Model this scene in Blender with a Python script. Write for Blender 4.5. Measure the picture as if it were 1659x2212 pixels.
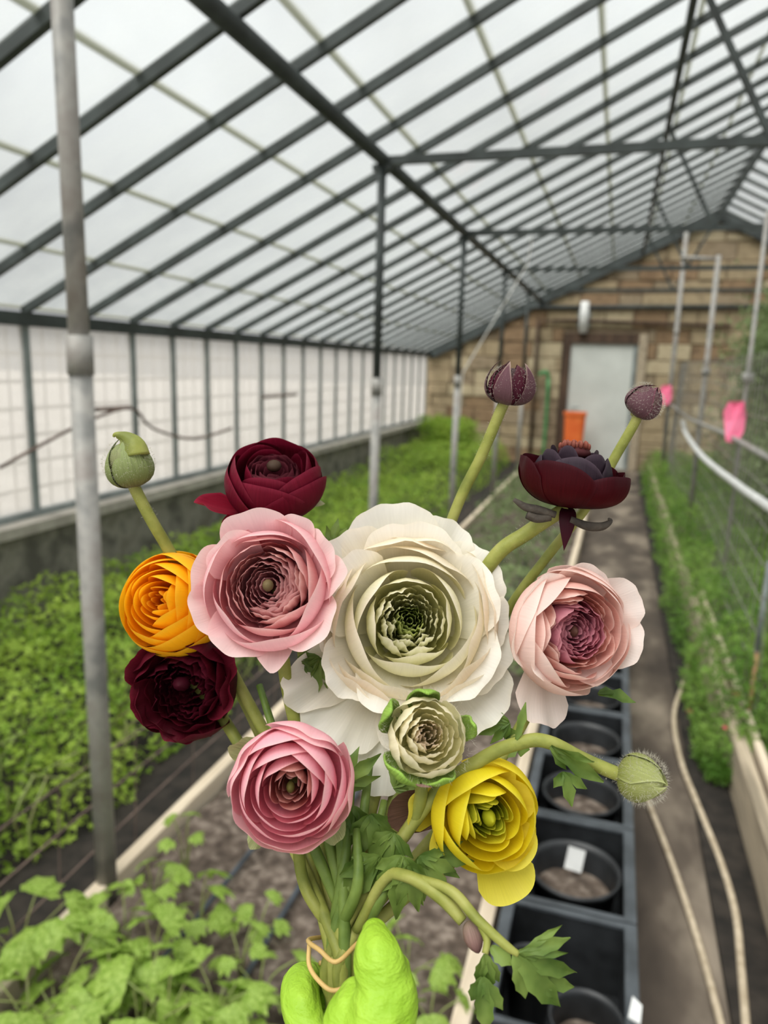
import bpy, bmesh, math, random
import numpy as np
from mathutils import Vector, Matrix, noise

for o in list(bpy.data.objects): bpy.data.objects.remove(o)
SC = bpy.context.scene
COL = SC.collection
RNG = random.Random(7)
NP = np.random.default_rng(11)

# ------------------------------------------------------------------ camera
W, H, F = 1659., 2212., 1600.
CAMP = np.array([0., 0., 1.63])
YAW, PITCH, ROLL = math.radians(17.0), math.radians(11.3), math.radians(1.66)
_f = np.array([-math.sin(YAW) * math.cos(PITCH), math.cos(YAW) * math.cos(PITCH), -math.sin(PITCH)])
_r = np.array([math.cos(YAW), math.sin(YAW), 0.])
_u = np.cross(_r, _f)
CR = _r * math.cos(ROLL) + _u * math.sin(ROLL)
CU = -_r * math.sin(ROLL) + _u * math.cos(ROLL)
CF = _f
cam = bpy.data.cameras.new('camera')
cam.sensor_fit = 'VERTICAL'; cam.sensor_height = 36.0
cam.lens = F / H * 36.0
cam.clip_start = 0.01; cam.clip_end = 200
cam.dof.use_dof = True; cam.dof.focus_distance = 0.318; cam.dof.aperture_fstop = 9.5
co = bpy.data.objects.new('camera', cam); COL.objects.link(co)
co.matrix_world = Matrix(((CR[0], CU[0], -CF[0], CAMP[0]), (CR[1], CU[1], -CF[1], CAMP[1]), (CR[2], CU[2], -CF[2], CAMP[2]), (0, 0, 0, 1)))
SC.camera = co

# ------------------------------------------------------------------ sky, soft sun, exposure
wd = bpy.data.worlds.new('overcast_sky'); SC.world = wd; wd.use_nodes = True
nt = wd.node_tree; nt.nodes.clear()
def nd(tree, typ, **kw):
    n = tree.nodes.new(typ)
    for k, v in kw.items(): setattr(n, k, v)
    return n
tc = nd(nt, 'ShaderNodeTexCoord'); sx = nd(nt, 'ShaderNodeSeparateXYZ'); nt.links.new(tc.outputs['Generated'], sx.inputs[0])
mx = nd(nt, 'ShaderNodeMath', operation='MAXIMUM'); mx.inputs[1].default_value = 0; nt.links.new(sx.outputs['Z'], mx.inputs[0])
ml = nd(nt, 'ShaderNodeMath', operation='MULTIPLY_ADD'); ml.inputs[1].default_value = .62; ml.inputs[2].default_value = 0.25; nt.links.new(mx.outputs[0], ml.inputs[0])
nz = nd(nt, 'ShaderNodeTexNoise'); nz.inputs['Scale'].default_value = 3.2; nz.inputs['Detail'].default_value = 5; nt.links.new(tc.outputs['Generated'], nz.inputs['Vector'])
mr = nd(nt, 'ShaderNodeMapRange'); mr.inputs[1].default_value = .3; mr.inputs[2].default_value = .7; mr.inputs[3].default_value = .76; mr.inputs[4].default_value = 1.14; nt.links.new(nz.outputs[0], mr.inputs[0])
mm = nd(nt, 'ShaderNodeMath', operation='MULTIPLY'); nt.links.new(ml.outputs[0], mm.inputs[0]); nt.links.new(mr.outputs[0], mm.inputs[1])
bg = nd(nt, 'ShaderNodeBackground'); bg.inputs[0].default_value = (.965, .985, 1., 1); nt.links.new(mm.outputs[0], bg.inputs[1])
ow = nd(nt, 'ShaderNodeOutputWorld'); nt.links.new(bg.outputs[0], ow.inputs[0])

sun = bpy.data.lights.new('veiled_sun', 'SUN'); sun.energy = 2.3; sun.angle = math.radians(50); sun.color = (1., .975, .94)
so = bpy.data.objects.new('veiled_sun', sun); COL.objects.link(so)
so.rotation_euler = Vector((.25, .55, -1.)).to_track_quat('-Z', 'Y').to_euler()
vs = SC.view_settings
vs.view_transform = 'Standard'; vs.look = 'None'; vs.gamma = 1.0; vs.use_curve_mapping = False
vs.exposure = 1.0
SC.cycles.transparent_max_bounces = 24
SC.cycles.max_bounces = 10

# ------------------------------------------------------------------ helpers
def lin(h):
    if isinstance(h, str):
        h = h.lstrip('#'); c = [int(h[i:i + 2], 16) / 255 for i in (0, 2, 4)]
    else: c = h
    return np.array([x / 12.92 if x <= .04045 else ((x + .055) / 1.055) ** 2.4 for x in c])
def ray(px, py): return CF + CR * (px - W / 2) / F + CU * (H / 2 - py) / F
def P(px, py, d): return CAMP + ray(px, py) * d            # pixel + distance in front of the lens -> point
def on(px, py, ax, val):                                    # pixel -> point on an axis-aligned surface
    d = ray(px, py); return CAMP + d * ((val - CAMP[ax]) / d[ax])

def tag(o, label=None, cat=None, group=None, kind=None):
    if label: o['label'] = label
    if cat: o['category'] = cat
    if group: o['group'] = group
    if kind: o['kind'] = kind
    return o
def empty(name, loc=(0, 0, 0), label=None, cat=None, group=None, kind=None):
    o = bpy.data.objects.new(name, None); COL.objects.link(o); o.location = loc; o.empty_display_size = .02
    return tag(o, label, cat, group, kind)
def link(name, me, parent=None, loc=(0, 0, 0)):
    o = bpy.data.objects.new(name, me); COL.objects.link(o); o.location = loc
    if parent is not None: o.parent = parent
    return o
def mesh(name, V, Fc, mat, smooth=True, col=None, puv=None):
    me = bpy.data.meshes.new(name)
    me.from_pydata([tuple(map(float, v)) for v in V], [], [tuple(map(int, f)) for f in Fc])
    if mat is not None: me.materials.append(mat)
    if smooth: me.polygons.foreach_set('use_smooth', [True] * len(me.polygons))
    if col is not None:
        a = me.attributes.new('Col', 'FLOAT_COLOR', 'POINT')
        c4 = np.ones((len(V), 4), dtype=np.float32); c4[:, :3] = np.asarray(col); a.data.foreach_set('color', c4.ravel())
    if puv is not None:
        a = me.attributes.new('puv', 'FLOAT_VECTOR', 'POINT')
        c3 = np.zeros((len(V), 3), dtype=np.float32); c3[:, :2] = np.asarray(puv); a.data.foreach_set('vector', c3.ravel())
    me.update(); return me
class MB:
    """collects shapes of ONE part"""
    def __init__(s): s.V = []; s.F = []
    def add(s, V, Fc):
        n = len(s.V); s.V += [tuple(v) for v in V]; s.F += [tuple(i + n for i in f) for f in Fc]; return s
    def box(s, a, b):
        x0, y0, z0 = a; x1, y1, z1 = b
        return s.add([(x0, y0, z0), (x1, y0, z0), (x1, y1, z0), (x0, y1, z0), (x0, y0, z1), (x1, y0, z1), (x1, y1, z1), (x0, y1, z1)],
                     [(0, 3, 2, 1), (4, 5, 6, 7), (0, 1, 5, 4), (1, 2, 6, 5), (2, 3, 7, 6), (3, 0, 4, 7)])
    def bar(s, p, q, w, h, up=(0, 0, 1)):
        p, q, up = map(Vector, (p, q, up)); d = (q - p).normalized(); a = d.cross(up).normalized() * w / 2; b = a.cross(d).normalized() * h / 2
        return s.add([p - a - b, p + a - b, p + a + b, p - a + b, q - a - b, q + a - b, q + a + b, q - a + b],
                     [(0, 1, 2, 3), (7, 6, 5, 4), (0, 4, 5, 1), (1, 5, 6, 2), (2, 6, 7, 3), (3, 7, 4, 0)])
    def tube(s, pts, rad, n=8, sub=1, cap=True):
        V, Fc = tube_geo(pts, rad, n, sub, cap); return s.add(V, Fc)
    def build(s, name, mat, parent=None, smooth=False, loc=(0, 0, 0), bevel=0):
        o = link(name, mesh(name, s.V, s.F, mat, smooth), parent, loc)
        if bevel:
            m = o.modifiers.new('bevel', 'BEVEL'); m.width = bevel; m.segments = 2; m.limit_method = 'ANGLE'
        return o
def catmull(pts, sub):
    pts = [np.asarray(p, float) for p in pts]
    if sub <= 1 or len(pts) < 3: return pts
    out = []
    ext = [2 * pts[0] - pts[1]] + pts + [2 * pts[-1] - pts[-2]]
    for i in range(1, len(ext) - 2):
        a, b, c, d = ext[i - 1:i + 3]
        for k in range(sub):
            t = k / sub
            out.append(.5 * (2 * b + (c - a) * t + (2 * a - 5 * b + 4 * c - d) * t * t + (3 * b - a - 3 * c + d) * t ** 3))
    out.append(pts[-1]); return out
def tube_geo(pts, rad, n=8, sub=1, cap=True):
    k = len(pts)
    rr = rad if hasattr(rad, '__len__') else [rad] * k
    q = catmull([np.append(np.asarray(p, float), r) for p, r in zip(pts, rr)], sub)
    C = [Vector(v[:3]) for v in q]; R = [float(v[3]) for v in q]
    V, Fc = [], []; side = None
    for i, c in enumerate(C):
        d = (C[min(i + 1, len(C) - 1)] - C[max(i - 1, 0)]).normalized()
        if side is None:
            side = d.cross(Vector((.3, .5, .8))).normalized()
        side = (side - d * side.dot(d)).normalized(); b = d.cross(side)
        for j in range(n):
            a = 2 * math.pi * j / n; V.append(c + (side * math.cos(a) + b * math.sin(a)) * R[i])
    for i in range(len(C) - 1):
        for j in range(n):
            Fc.append((i * n + j, i * n + (j + 1) % n, (i + 1) * n + (j + 1) % n, (i + 1) * n + j))
    if cap: Fc.append(tuple(range(n - 1, -1, -1))); Fc.append(tuple((len(C) - 1) * n + j for j in range(n)))
    return V, Fc

# ------------------------------------------------------------------ materials
def new_mat(name):
    m = bpy.data.materials.new(name); m.use_nodes = True; m.node_tree.nodes.clear()
    return m, m.node_tree
def out(t, s): o = nd(t, 'ShaderNodeOutputMaterial'); t.links.new(s, o.inputs[0])
def ramp(t, fac, stops):
    r = nd(t, 'ShaderNodeValToRGB'); e = r.color_ramp.elements
    while len(e) < len(stops): e.new(.5)
    for x, (p, c) in zip(e, stops): x.position = p; x.color = (*c, 1)
    t.links.new(fac, r.inputs[0]); return r.outputs[0]
def noise_n(t, scale, detail=4, coord='Object', stretch=None):
    c = nd(t, 'ShaderNodeTexCoord'); src = c.outputs[coord]
    if stretch:
        mp = nd(t, 'ShaderNodeMapping'); mp.inputs['Scale'].default_value = stretch; t.links.new(src, mp.inputs[0]); src = mp.outputs[0]
    n = nd(t, 'ShaderNodeTexNoise'); n.inputs['Scale'].default_value = scale; n.inputs['Detail'].default_value = detail
    t.links.new(src, n.inputs['Vector']); return n.outputs[0]
def stuff_mat(name, c1, c2, scale=8, rough=.6, bump=.2, metal=0, stretch=None, detail=5, c3=None, spec=.4, lo=.35, hi=.65):
    m, t = new_mat(name)
    n = noise_n(t, scale, detail, stretch=stretch)
    st = [(lo, lin(c1)), (hi, lin(c2))]
    if c3: st = [(lo, lin(c1)), (.5, lin(c2)), (hi, lin(c3))]
    b = nd(t, 'ShaderNodeBsdfPrincipled'); t.links.new(ramp(t, n, st), b.inputs['Base Color'])
    b.inputs['Roughness'].default_value = rough; b.inputs['Metallic'].default_value = metal; b.inputs['Specular IOR Level'].default_value = spec
    if bump:
        bp = nd(t, 'ShaderNodeBump'); bp.inputs['Strength'].default_value = bump; bp.inputs['Distance'].default_value = .01
        t.links.new(n, bp.inputs['Height']); t.links.new(bp.outputs[0], b.inputs['Normal'])
    out(t, b.outputs[0]); return m
def leaf_mat(name, c1, c2, scale=6, trans=.35, rough=.5):
    m, t = new_mat(name)
    n = noise_n(t, scale, 3)
    c = ramp(t, n, [(.35, lin(c1)), (.65, lin(c2))])
    b = nd(t, 'ShaderNodeBsdfPrincipled'); t.links.new(c, b.inputs['Base Color']); b.inputs['Roughness'].default_value = rough; b.inputs['Specular IOR Level'].default_value = .3
    tr = nd(t, 'ShaderNodeBsdfTranslucent'); t.links.new(c, tr.inputs[0])
    mxs = nd(t, 'ShaderNodeMixShader'); mxs.inputs[0].default_value = trans; t.links.new(b.outputs[0], mxs.inputs[1]); t.links.new(tr.outputs[0], mxs.inputs[2])
    out(t, mxs.outputs[0]); return m
def petal_mat(name, trans=.3, rough=.5, spec=.25, vein=.25, sheen=0.):
    m, t = new_mat(name)
    at = nd(t, 'ShaderNodeAttribute', attribute_name='Col')
    pu = nd(t, 'ShaderNodeAttribute', attribute_name='puv')
    mp = nd(t, 'ShaderNodeMapping'); mp.inputs['Scale'].default_value = (16, 1.6, 1); t.links.new(pu.outputs['Vector'], mp.inputs[0])
    n = nd(t, 'ShaderNodeTexNoise'); n.inputs['Scale'].default_value = 1.6; n.inputs['Detail'].default_value = 4; t.links.new(mp.outputs[0], n.inputs['Vector'])
    hs = nd(t, 'ShaderNodeMapRange'); hs.inputs[1].default_value = .3; hs.inputs[2].default_value = .7; hs.inputs[3].default_value = 1 - vein * .5; hs.inputs[4].default_value = 1 + vein * .4
    t.links.new(n.outputs[0], hs.inputs[0])
    mu = nd(t, 'ShaderNodeVectorMath', operation='SCALE'); t.links.new(at.outputs['Color'], mu.inputs[0]); t.links.new(hs.outputs[0], mu.inputs['Scale'])
    b = nd(t, 'ShaderNodeBsdfPrincipled'); t.links.new(mu.outputs[0], b.inputs['Base Color']); b.inputs['Roughness'].default_value = rough
    b.inputs['Specular IOR Level'].default_value = spec; b.inputs['Sheen Weight'].default_value = sheen
    bp = nd(t, 'ShaderNodeBump'); bp.inputs['Strength'].default_value = .25; bp.inputs['Distance'].default_value = .0006
    t.links.new(n.outputs[0], bp.inputs['Height']); t.links.new(bp.outputs[0], b.inputs['Normal'])
    tr = nd(t, 'ShaderNodeBsdfTranslucent'); t.links.new(mu.outputs[0], tr.inputs[0])
    mxs = nd(t, 'ShaderNodeMixShader'); mxs.inputs[0].default_value = trans; t.links.new(b.outputs[0], mxs.inputs[1]); t.links.new(tr.outputs[0], mxs.inputs[2])
    out(t, mxs.outputs[0]); return m
def pane_mat(name, tint, dirt_lo, dirt_hi, dirt_col, scale, stretch, lap=None):
    """thin dirty glass: lets light pass, a film of dirt scatters it, algae sits along the lap"""
    m, t = new_mat(name)
    tr = nd(t, 'ShaderNodeBsdfTransparent'); tr.inputs[0].default_value = (*tint, 1)
    gl = nd(t, 'ShaderNodeBsdfGlossy'); gl.inputs['Roughness'].default_value = .08
    lf = nd(t, 'ShaderNodeLayerWeight'); lf.inputs[0].default_value = .5; lp = nd(t, 'ShaderNodeMath', operation='POWER'); lp.inputs[1].default_value = 5; t.links.new(lf.outputs['Facing'], lp.inputs[0]); lw = nd(t, 'ShaderNodeMath', operation='MULTIPLY'); lw.inputs[1].default_value = .25; t.links.new(lp.outputs[0], lw.inputs[0])
    g = nd(t, 'ShaderNodeMixShader'); t.links.new(lw.outputs[0], g.inputs[0]); t.links.new(tr.outputs[0], g.inputs[1]); t.links.new(gl.outputs[0], g.inputs[2])
    df = nd(t, 'ShaderNodeBsdfDiffuse'); tl = nd(t, 'ShaderNodeBsdfTranslucent')
    n = noise_n(t, scale, 5, stretch=stretch)
    mr = nd(t, 'ShaderNodeMapRange'); mr.inputs[1].default_value = .35; mr.inputs[2].default_value = .7; mr.inputs[3].default_value = dirt_lo; mr.inputs[4].default_value = dirt_hi; t.links.new(n, mr.inputs[0])
    fac = mr.outputs[0]; dc = None
    if lap:
        c = nd(t, 'ShaderNodeTexCoord'); s = nd(t, 'ShaderNodeSeparateXYZ'); t.links.new(c.outputs['Object'], s.inputs[0])
        l = nd(t, 'ShaderNodeMapRange'); l.inputs[1].default_value = lap; l.inputs[2].default_value = lap * .3; l.inputs[3].default_value = 0; l.inputs[4].default_value = .75
        t.links.new(s.outputs['X'], l.inputs[0])
        ad = nd(t, 'ShaderNodeMath', operation='MAXIMUM'); t.links.new(fac, ad.inputs[0]); t.links.new(l.outputs[0], ad.inputs[1]); fac = ad.outputs[0]
        mc = nd(t, 'ShaderNodeMix', data_type='RGBA'); t.links.new(l.outputs[0], mc.inputs[0]); mc.inputs[6].default_value = (*lin(dirt_col), 1); mc.inputs[7].default_value = (*lin('#77765a'), 1); dc = mc.outputs[2]
    for s in (df, tl):
        if dc is not None: t.links.new(dc, s.inputs[0])
        else: s.inputs[0].default_value = (*lin(dirt_col), 1)
    d = nd(t, 'ShaderNodeMixShader'); d.inputs[0].default_value = .7; t.links.new(df.outputs[0], d.inputs[1]); t.links.new(tl.outputs[0], d.inputs[2])
    f = nd(t, 'ShaderNodeMixShader'); t.links.new(fac, f.inputs[0]); t.links.new(g.outputs[0], f.inputs[1]); t.links.new(d.outputs[0], f.inputs[2])
    out(t, f.outputs[0]); return m

M = {}
M['frame'] = stuff_mat('dark_painted_metal', '#2c312f', '#3f4644', 6, .55, .1)
M['galv'] = stuff_mat('galvanised_pipe', '#7c7c79', '#a09d97', 9, .5, .15, metal=.12, c3='#8d8680')
M['mull'] = stuff_mat('grey_metal', '#6d7574', '#8b9391', 6, .5, .1)
M['conc'] = stuff_mat('old_concrete', '#5d5a52', '#8a867b', 5, .9, .5, c3='#6f6a5e')
M['sill'] = stuff_mat('sill_stone', '#9a948a', '#b7b1a6', 7, .85, .3)
M['pathdirt'] = stuff_mat('path_dirt', '#3b332c', '#544a40', 3.4, .95, .5, c3='#85796a', detail=7, stretch=(1, .45, 1))
M['soil'] = stuff_mat('bed_soil', '#3d332b', '#5b4f45', 28, 1., .9, c3='#8d8074', detail=9, lo=.3, hi=.72)
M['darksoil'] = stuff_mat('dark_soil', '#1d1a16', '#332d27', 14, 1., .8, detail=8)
M['wood'] = stuff_mat('pale_plank', '#b7a48c', '#d6c6ae', 3, .8, .3, stretch=(6, .6, 6), c3='#c6b59d')
M['wood2'] = stuff_mat('weathered_plank', '#857966', '#b6a68e', 3, .85, .3, stretch=(6, .5, 6), c3='#9c8f7b')
M['bwood'] = stuff_mat('brown_timber', '#3a2c22', '#5a4637', 5, .8, .3, stretch=(5, 5, .6))
M['black'] = stuff_mat('black_plastic', '#18191a', '#2b2d2f', 12, .42, .1, spec=.5)
M['crate'] = stuff_mat('dark_grey_plastic', '#303437', '#4a4f53', 12, .4, .1, spec=.5)
M['hose'] = stuff_mat('tan_hose', '#a8987f', '#c7b79e', 30, .6, .1)
M['drip'] = stuff_mat('black_drip_tube', '#2b2f33', '#454b52', 20, .4, .1)
M['white'] = stuff_mat('white_plastic', '#c9c9c6', '#e3e3e0', 10, .5, .1)
M['door'] = stuff_mat('white_door_paint', '#c2c5bf', '#d2d5cf', 2, .6, .1)
M['bamboo'] = stuff_mat('bamboo', '#8a6b4a', '#b08b62', 14, .6, .1, stretch=(1, 1, .2))
M['pinktape'] = stuff_mat('pink_tape', '#f0648c', '#ff86a8', 10, .5, .1)
M['redleaf'] = stuff_mat('fallen_red_leaf', '#9c3340', '#c05560', 10, .6, .1)
M['orange'] = stuff_mat('orange_plastic', '#e0602a', '#ef7a3c', 6, .5, .1)
M['greenpl'] = stuff_mat('green_hose', '#3c7a48', '#4f9058', 6, .5, .1)
M['wire'] = stuff_mat('thin_wire', '#77736d', '#98948c', 10, .5, 0, metal=.3)
M['rust'] = stuff_mat('rusty_wire', '#5a4a43', '#7a675d', 10, .8, 0)
M['string'] = stuff_mat('white_string', '#c9c7c0', '#dedcd5', 10, .8, 0)
M['mortar'] = stuff_mat('mortar', '#857460', '#a08d74', 8, .95, .4)
STONE = [stuff_mat('sandstone_%s' % n, a, b, 4, .95, .5, c3=c) for n, a, b, c in
         (('buff', '#8d7d63', '#a89678', '#9a896c'), ('grey', '#7b6c57', '#998870', '#87775f'), ('brown', '#75604a', '#937a5e', '#836b52'), ('pale', '#a39478', '#bbac8e', '#b0a083'))]
M['ground'] = stuff_mat('pale_yard', '#a19d97', '#bfbbb4', 1.5, .95, .2)
M['foliage'] = leaf_mat('bed_foliage', '#6c8f26', '#a9c24e', 3.5, .4)
M['foliage2'] = leaf_mat('feathery_foliage', '#5a8430', '#97b958', 3.5, .4)
M['foliage3'] = leaf_mat('grey_green_foliage', '#56693a', '#8b9c68', 3.5, .35)
M['young'] = leaf_mat('young_leaf', '#7ea034', '#b0c866', 9, .4)
M['youngstem'] = leaf_mat('young_stem', '#7a7a4a', '#8fa05c', 9, .1)
M['stem'] = stuff_mat('flower_stem', '#6d7434', '#868a40', 60, .5, .15, c3='#989852', spec=.25)
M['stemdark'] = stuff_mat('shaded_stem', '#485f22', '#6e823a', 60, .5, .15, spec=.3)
M['leaf'] = leaf_mat('flower_leaf', '#4c6726', '#7d9346', 60, .3)
M['sepal'] = petal_mat('sepal', .15, .6, .2, .5)
M['petal'] = petal_mat('petal', .42, .5, .2, .06)
M['velvet'] = petal_mat('dark_petal', .32, .5, .12, .3)
M['drysepal'] = stuff_mat('dry_sepal', '#322c26', '#544c42', 90, .8, .4)
M['fuzz'] = leaf_mat('pale_fuzz', '#b9b3a2', '#d9d4c6', 50, .4)
M['band'] = stuff_mat('rubber_band', '#a8884c', '#c8a868', 40, .55, .1)
def glove_mat():
    m, t = new_mat('lime_nitrile_glove')
    n = noise_n(t, 60, 4, stretch=(1, 1, 3.4)); n2 = noise_n(t, 900, 2)
    b = nd(t, 'ShaderNodeBsdfPrincipled'); t.links.new(ramp(t, n, [(.3, lin('#86ae24')), (.7, lin('#9cc23a'))]), b.inputs['Base Color'])
    b.inputs['Roughness'].default_value = .55; b.inputs['Specular IOR Level'].default_value = .35
    ad = nd(t, 'ShaderNodeMath', operation='MULTIPLY_ADD'); ad.inputs[1].default_value = .08; t.links.new(n2, ad.inputs[0]); t.links.new(n, ad.inputs[2])
    bp = nd(t, 'ShaderNodeBump'); bp.inputs['Strength'].default_value = .7; bp.inputs['Distance'].default_value = .005
    t.links.new(ad.outputs[0], bp.inputs['Height']); t.links.new(bp.outputs[0], b.inputs['Normal'])
    out(t, b.outputs[0]); return m
M['glove'] = glove_mat()
M['roofpane'] = pane_mat('dirty_roof_glass', (.975, .985, .98), .02, .26, '#cfd2cc', 1.3, (1, 2.2, 1), lap=.035)
M['sidepane'] = pane_mat('whitewashed_side_glass', (.95, .945, .94), .35, .6, '#f3efe9', 1.6, (1, 1, .4))

# ------------------------------------------------------------------ the greenhouse
XL, XR, RIDGE = -3.2, 5.7, 1.25
Y0, Y1 = -1.4, 13.0
ZE, ZR = 1.87, 4.07
SL = (ZR - ZE) / (RIDGE - XL)
def roofz(x): return ZE + (x - XL) * SL if x <= RIDGE else ZR - (x - RIDGE) * SL
STEP = .487
YB = [3.47 + STEP * k for k in range(-10, 20)]

fl = MB().box((-60, -40, -.25), (60, 60, -.06)).build('floor', M['ground']); tag(fl, kind='structure')
fl = MB().box((XL - .1, Y0, -.06), (XR + .1, Y1 + .1, 0)).build('floor', M['pathdirt']); tag(fl, kind='structure')

def side_wall(name, X, sgn):
    w = empty(name, (X, 0, 0), kind='structure')
    def b(n, a, c, m, bevel=0): return MB().box(a, c).build(n, m, w, bevel=bevel)
    b('knee_wall', (-.12 if sgn < 0 else -.08, Y0, -.02), (.08 if sgn < 0 else .12, Y1, .64), M['conc'])
    b('sill', (-.14, Y0, .64), (.14, Y1, .70), M['sill'])
    b('sill_rail', (-.03, Y0, .70), (.03, Y1, .735), M['mull'])
    b('eave_beam', (-.05, Y0, ZE - .09), (.05, Y1, ZE - .015), M['frame'])
    me = MB().box((-.02, -.02, .735), (.02, .02, ZE - .09)); mme = mesh('mullion', me.V, me.F, M['mull'], False)
    pm = MB().box((-.003, .021, .735), (.003, STEP - .021, ZE - .09)); pme = mesh('pane', pm.V, pm.F, M['sidepane'], False)
    for y in YB:
        if y > Y1: continue
        link('mullion', mme, w, (0, y, 0))
        if y + STEP < Y1 + .2: link('pane', pme, w, (0, y, 0))
    return w
side_wall('wall_left', XL, -1); side_wall('wall_right', XR, 1)

def roof(name, sgn):
    x0 = XL if sgn < 0 else XR
    root = empty(name, (x0, 0, ZE), kind='structure')
    s = -sgn; L = math.hypot(RIDGE - XL, ZR - ZE); ang = math.atan2(ZR - ZE, RIDGE - XL)
    ca, sa = math.cos(ang), math.sin(ang)
    # bar runs along local x of a rotated frame
    bm = MB().box((0, -.016, -.034), (L - .02, .016, .012)); bme = mesh('glazing_bar', bm.V, bm.F, M['frame'], False)
    rot = (0, -ang, 0) if sgn < 0 else (0, -ang, math.pi)
    for y in YB:
        o = link('glazing_bar', bme, root, (0, y, 0)); o.rotation_euler = rot
    npan = 9 if sgn < 0 else 3
    pl = L / npan
    pm = MB().box((-.012, .018, 0), (pl + .012, STEP - .018, .004)); pme = mesh('roof_pane', pm.V, pm.F, M['roofpane'], False)
    for y in YB[:-1]:
        for i in range(npan):
            d = i * pl
            yy = y if sgn < 0 else y + STEP
            o = link('roof_pane', pme, root, (s * (d * ca), yy, d * sa + .008)); o.rotation_euler = (0, -(ang - .009), 0) if sgn < 0 else (0, -(ang - .009), math.pi)
    return root
CL = roof('ceiling', -1); roof('ceiling', 1)
rb = MB().box((-.035, Y0, -.09), (.035, Y1, .03)).build('ridge_beam', M['frame'], CL, loc=(RIDGE - XL, 0, ZR - ZE))
PX1, PZ1 = -1.33, 2.725
PX2, PZ2 = .20, 3.47
for px, pz, rr in ((PX1, PZ1, .036), (PX2, PZ2, .022), (2 * RIDGE - PX2, PZ2, .022), (2 * RIDGE - PX1, PZ1, .036)):
    MB().tube([(px - XL, Y0, pz - ZE), (px - XL, Y1, pz - ZE)], rr, 12).build('purlin', M['frame'], CL, True)

PY = [1.63, 4.13, 6.42, 8.8, 11.1]
for y, lab in zip(PY, ('thick galvanised post rising from the plank beside the leafy left bed', 'dark pipe post under the first cross tie above the left bed',
                       'dark pipe post under the second cross tie above the left bed', 'pipe post under the third cross tie beyond the left bed', 'pipe post closest to the stone end wall beside the left bed')):
    r = empty('support_post', (PX1, y, 0), lab, 'post')
    near = y < 2
    k = .026 if near else .024
    MB().tube([(0, 0, 1.63 if near else 1.5), (0, 0, PZ1 - .03)], k, 14).build('upper_tube', M['frame'] if not near else M['galv'], r, True)
    MB().tube([(0, 0, 0.), (0, 0, 1.64 if near else 1.51)], k * 1.14, 14).build('lower_tube', M['galv'], r, True)
    MB().tube([(0, 0, 1.58 if near else 1.45), (0, 0, 1.68 if near else 1.55)], k * 1.3, 14).build('collar', M['galv'], r, True)
    MB().box((-.05, -.02, PZ1 - .06), (.05, .02, PZ1 - .028)).build('bracket', M['frame'], r)
for y, lab in zip(PY[1:], ('first dark roof truss with a long level tie from the near pipe post', 'second roof truss with level tie and slanting struts', 'third roof truss toward the stone wall', 'last roof truss just before the stone end wall')):
    r = empty('roof_truss', (0, y + .04, PZ1), lab, 'truss')
    xa, xb = PX1 + .03, 2 * RIDGE - PX1 - .03
    MB().bar((xa, 0, 0), (xb, 0, 0), .03, .045).build('tie_bar', M['frame'], r)
    for xp, xq in ((PX2, .60), (2 * RIDGE - PX2, 2 * RIDGE - .60)):
        MB().bar((xp, 0, PZ2 - PZ1), (xq, 0, 0), .026, .04, (0, 1, 0)).build('strut', M['frame'], r)
    MB().bar((.60, 0, 0), (RIDGE, 0, ZR - PZ1 - .06), .02, .03, (0, 1, 0)).build('strut', M['frame'], r)

# stone end wall
wb = empty('wall_back', (0, Y1, 0), kind='structure')
DX0, DX1, DZ = -.80, .27, 2.06
def poly_prism(pts, y0, y1):
    n = len(pts); V = [(x, y0, z) for x, z in pts] + [(x, y1, z) for x, z in pts]
    return V, [tuple(range(n)), tuple(range(2 * n - 1, n - 1, -1))] + [(i, i + n, (i + 1) % n + n, (i + 1) % n) for i in range(n)]
core = MB()
for pts in ([(XL - .1, -.02), (DX0 - .12, -.02), (DX0 - .12, roofz(DX0 - .12) - .03), (XL - .1, ZE - .05)],
            [(DX1 + .12, -.02), (XR + .1, -.02), (XR + .1, ZE - .05), (RIDGE, ZR - .03), (DX1 + .12, roofz(DX1 + .12) - .03)],
            [(DX0 - .12, DZ + .16), (DX1 + .12, DZ + .16), (DX1 + .12, roofz(DX1 + .12) - .03), (DX0 - .12, roofz(DX0 - .12) - .03)]):
    core.add(*poly_prism(pts, .02, .35))
core.build('wall_core', M['mortar'], wb)
z = 0.; nst = 0; extra = MB(); row = 0
while z < 4.0:
    hh = RNG.choice((.2, .23, .26, .29)); x = XL - .1 - RNG.random() * .3
    while x < XR:
        ww = RNG.uniform(.32, .62); a, b = max(x, XL - .1), min(x + ww, XR + .1); x += ww
        if b - a < .1: continue
        top = min(roofz(a), roofz(b)) - .04
        if z + .05 > top: continue
        t = min(z + hh, top)
        cuts = [(a, b)]
        if z < DZ + .15:
            cuts = [(p, q) for p, q in ((a, min(b, DX0 - .13)), (max(a, DX1 + .13), b)) if q - p > .06] if (b > DX0 - .13 and a < DX1 + .13) else cuts
        for p, q in cuts:
            dy = RNG.uniform(-.02, .012)
            mb = MB() if (q < 3.4 and nst < 290) else extra
            mb.box((p + .008, dy - .01, z + .007), (q - .008, .08, t - .007))
            if mb is not extra:
                st = mb.build('stone', RNG.choices(STONE, (5, 3, 3, 3))[0], wb, bevel=.012); nst += 1
    z += hh; row += 1
if extra.V: tag(extra.build('stonework', STONE[0], wb), kind='stuff')

for x0, x1 in ((XL, RIDGE), (XR, RIDGE)):
    MB().bar((x0, -.03, ZE - .07), (x1, -.03, ZR - .07), .12, .13, (0, 0, 1)).build('verge_board', M['frame'], wb)

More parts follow.
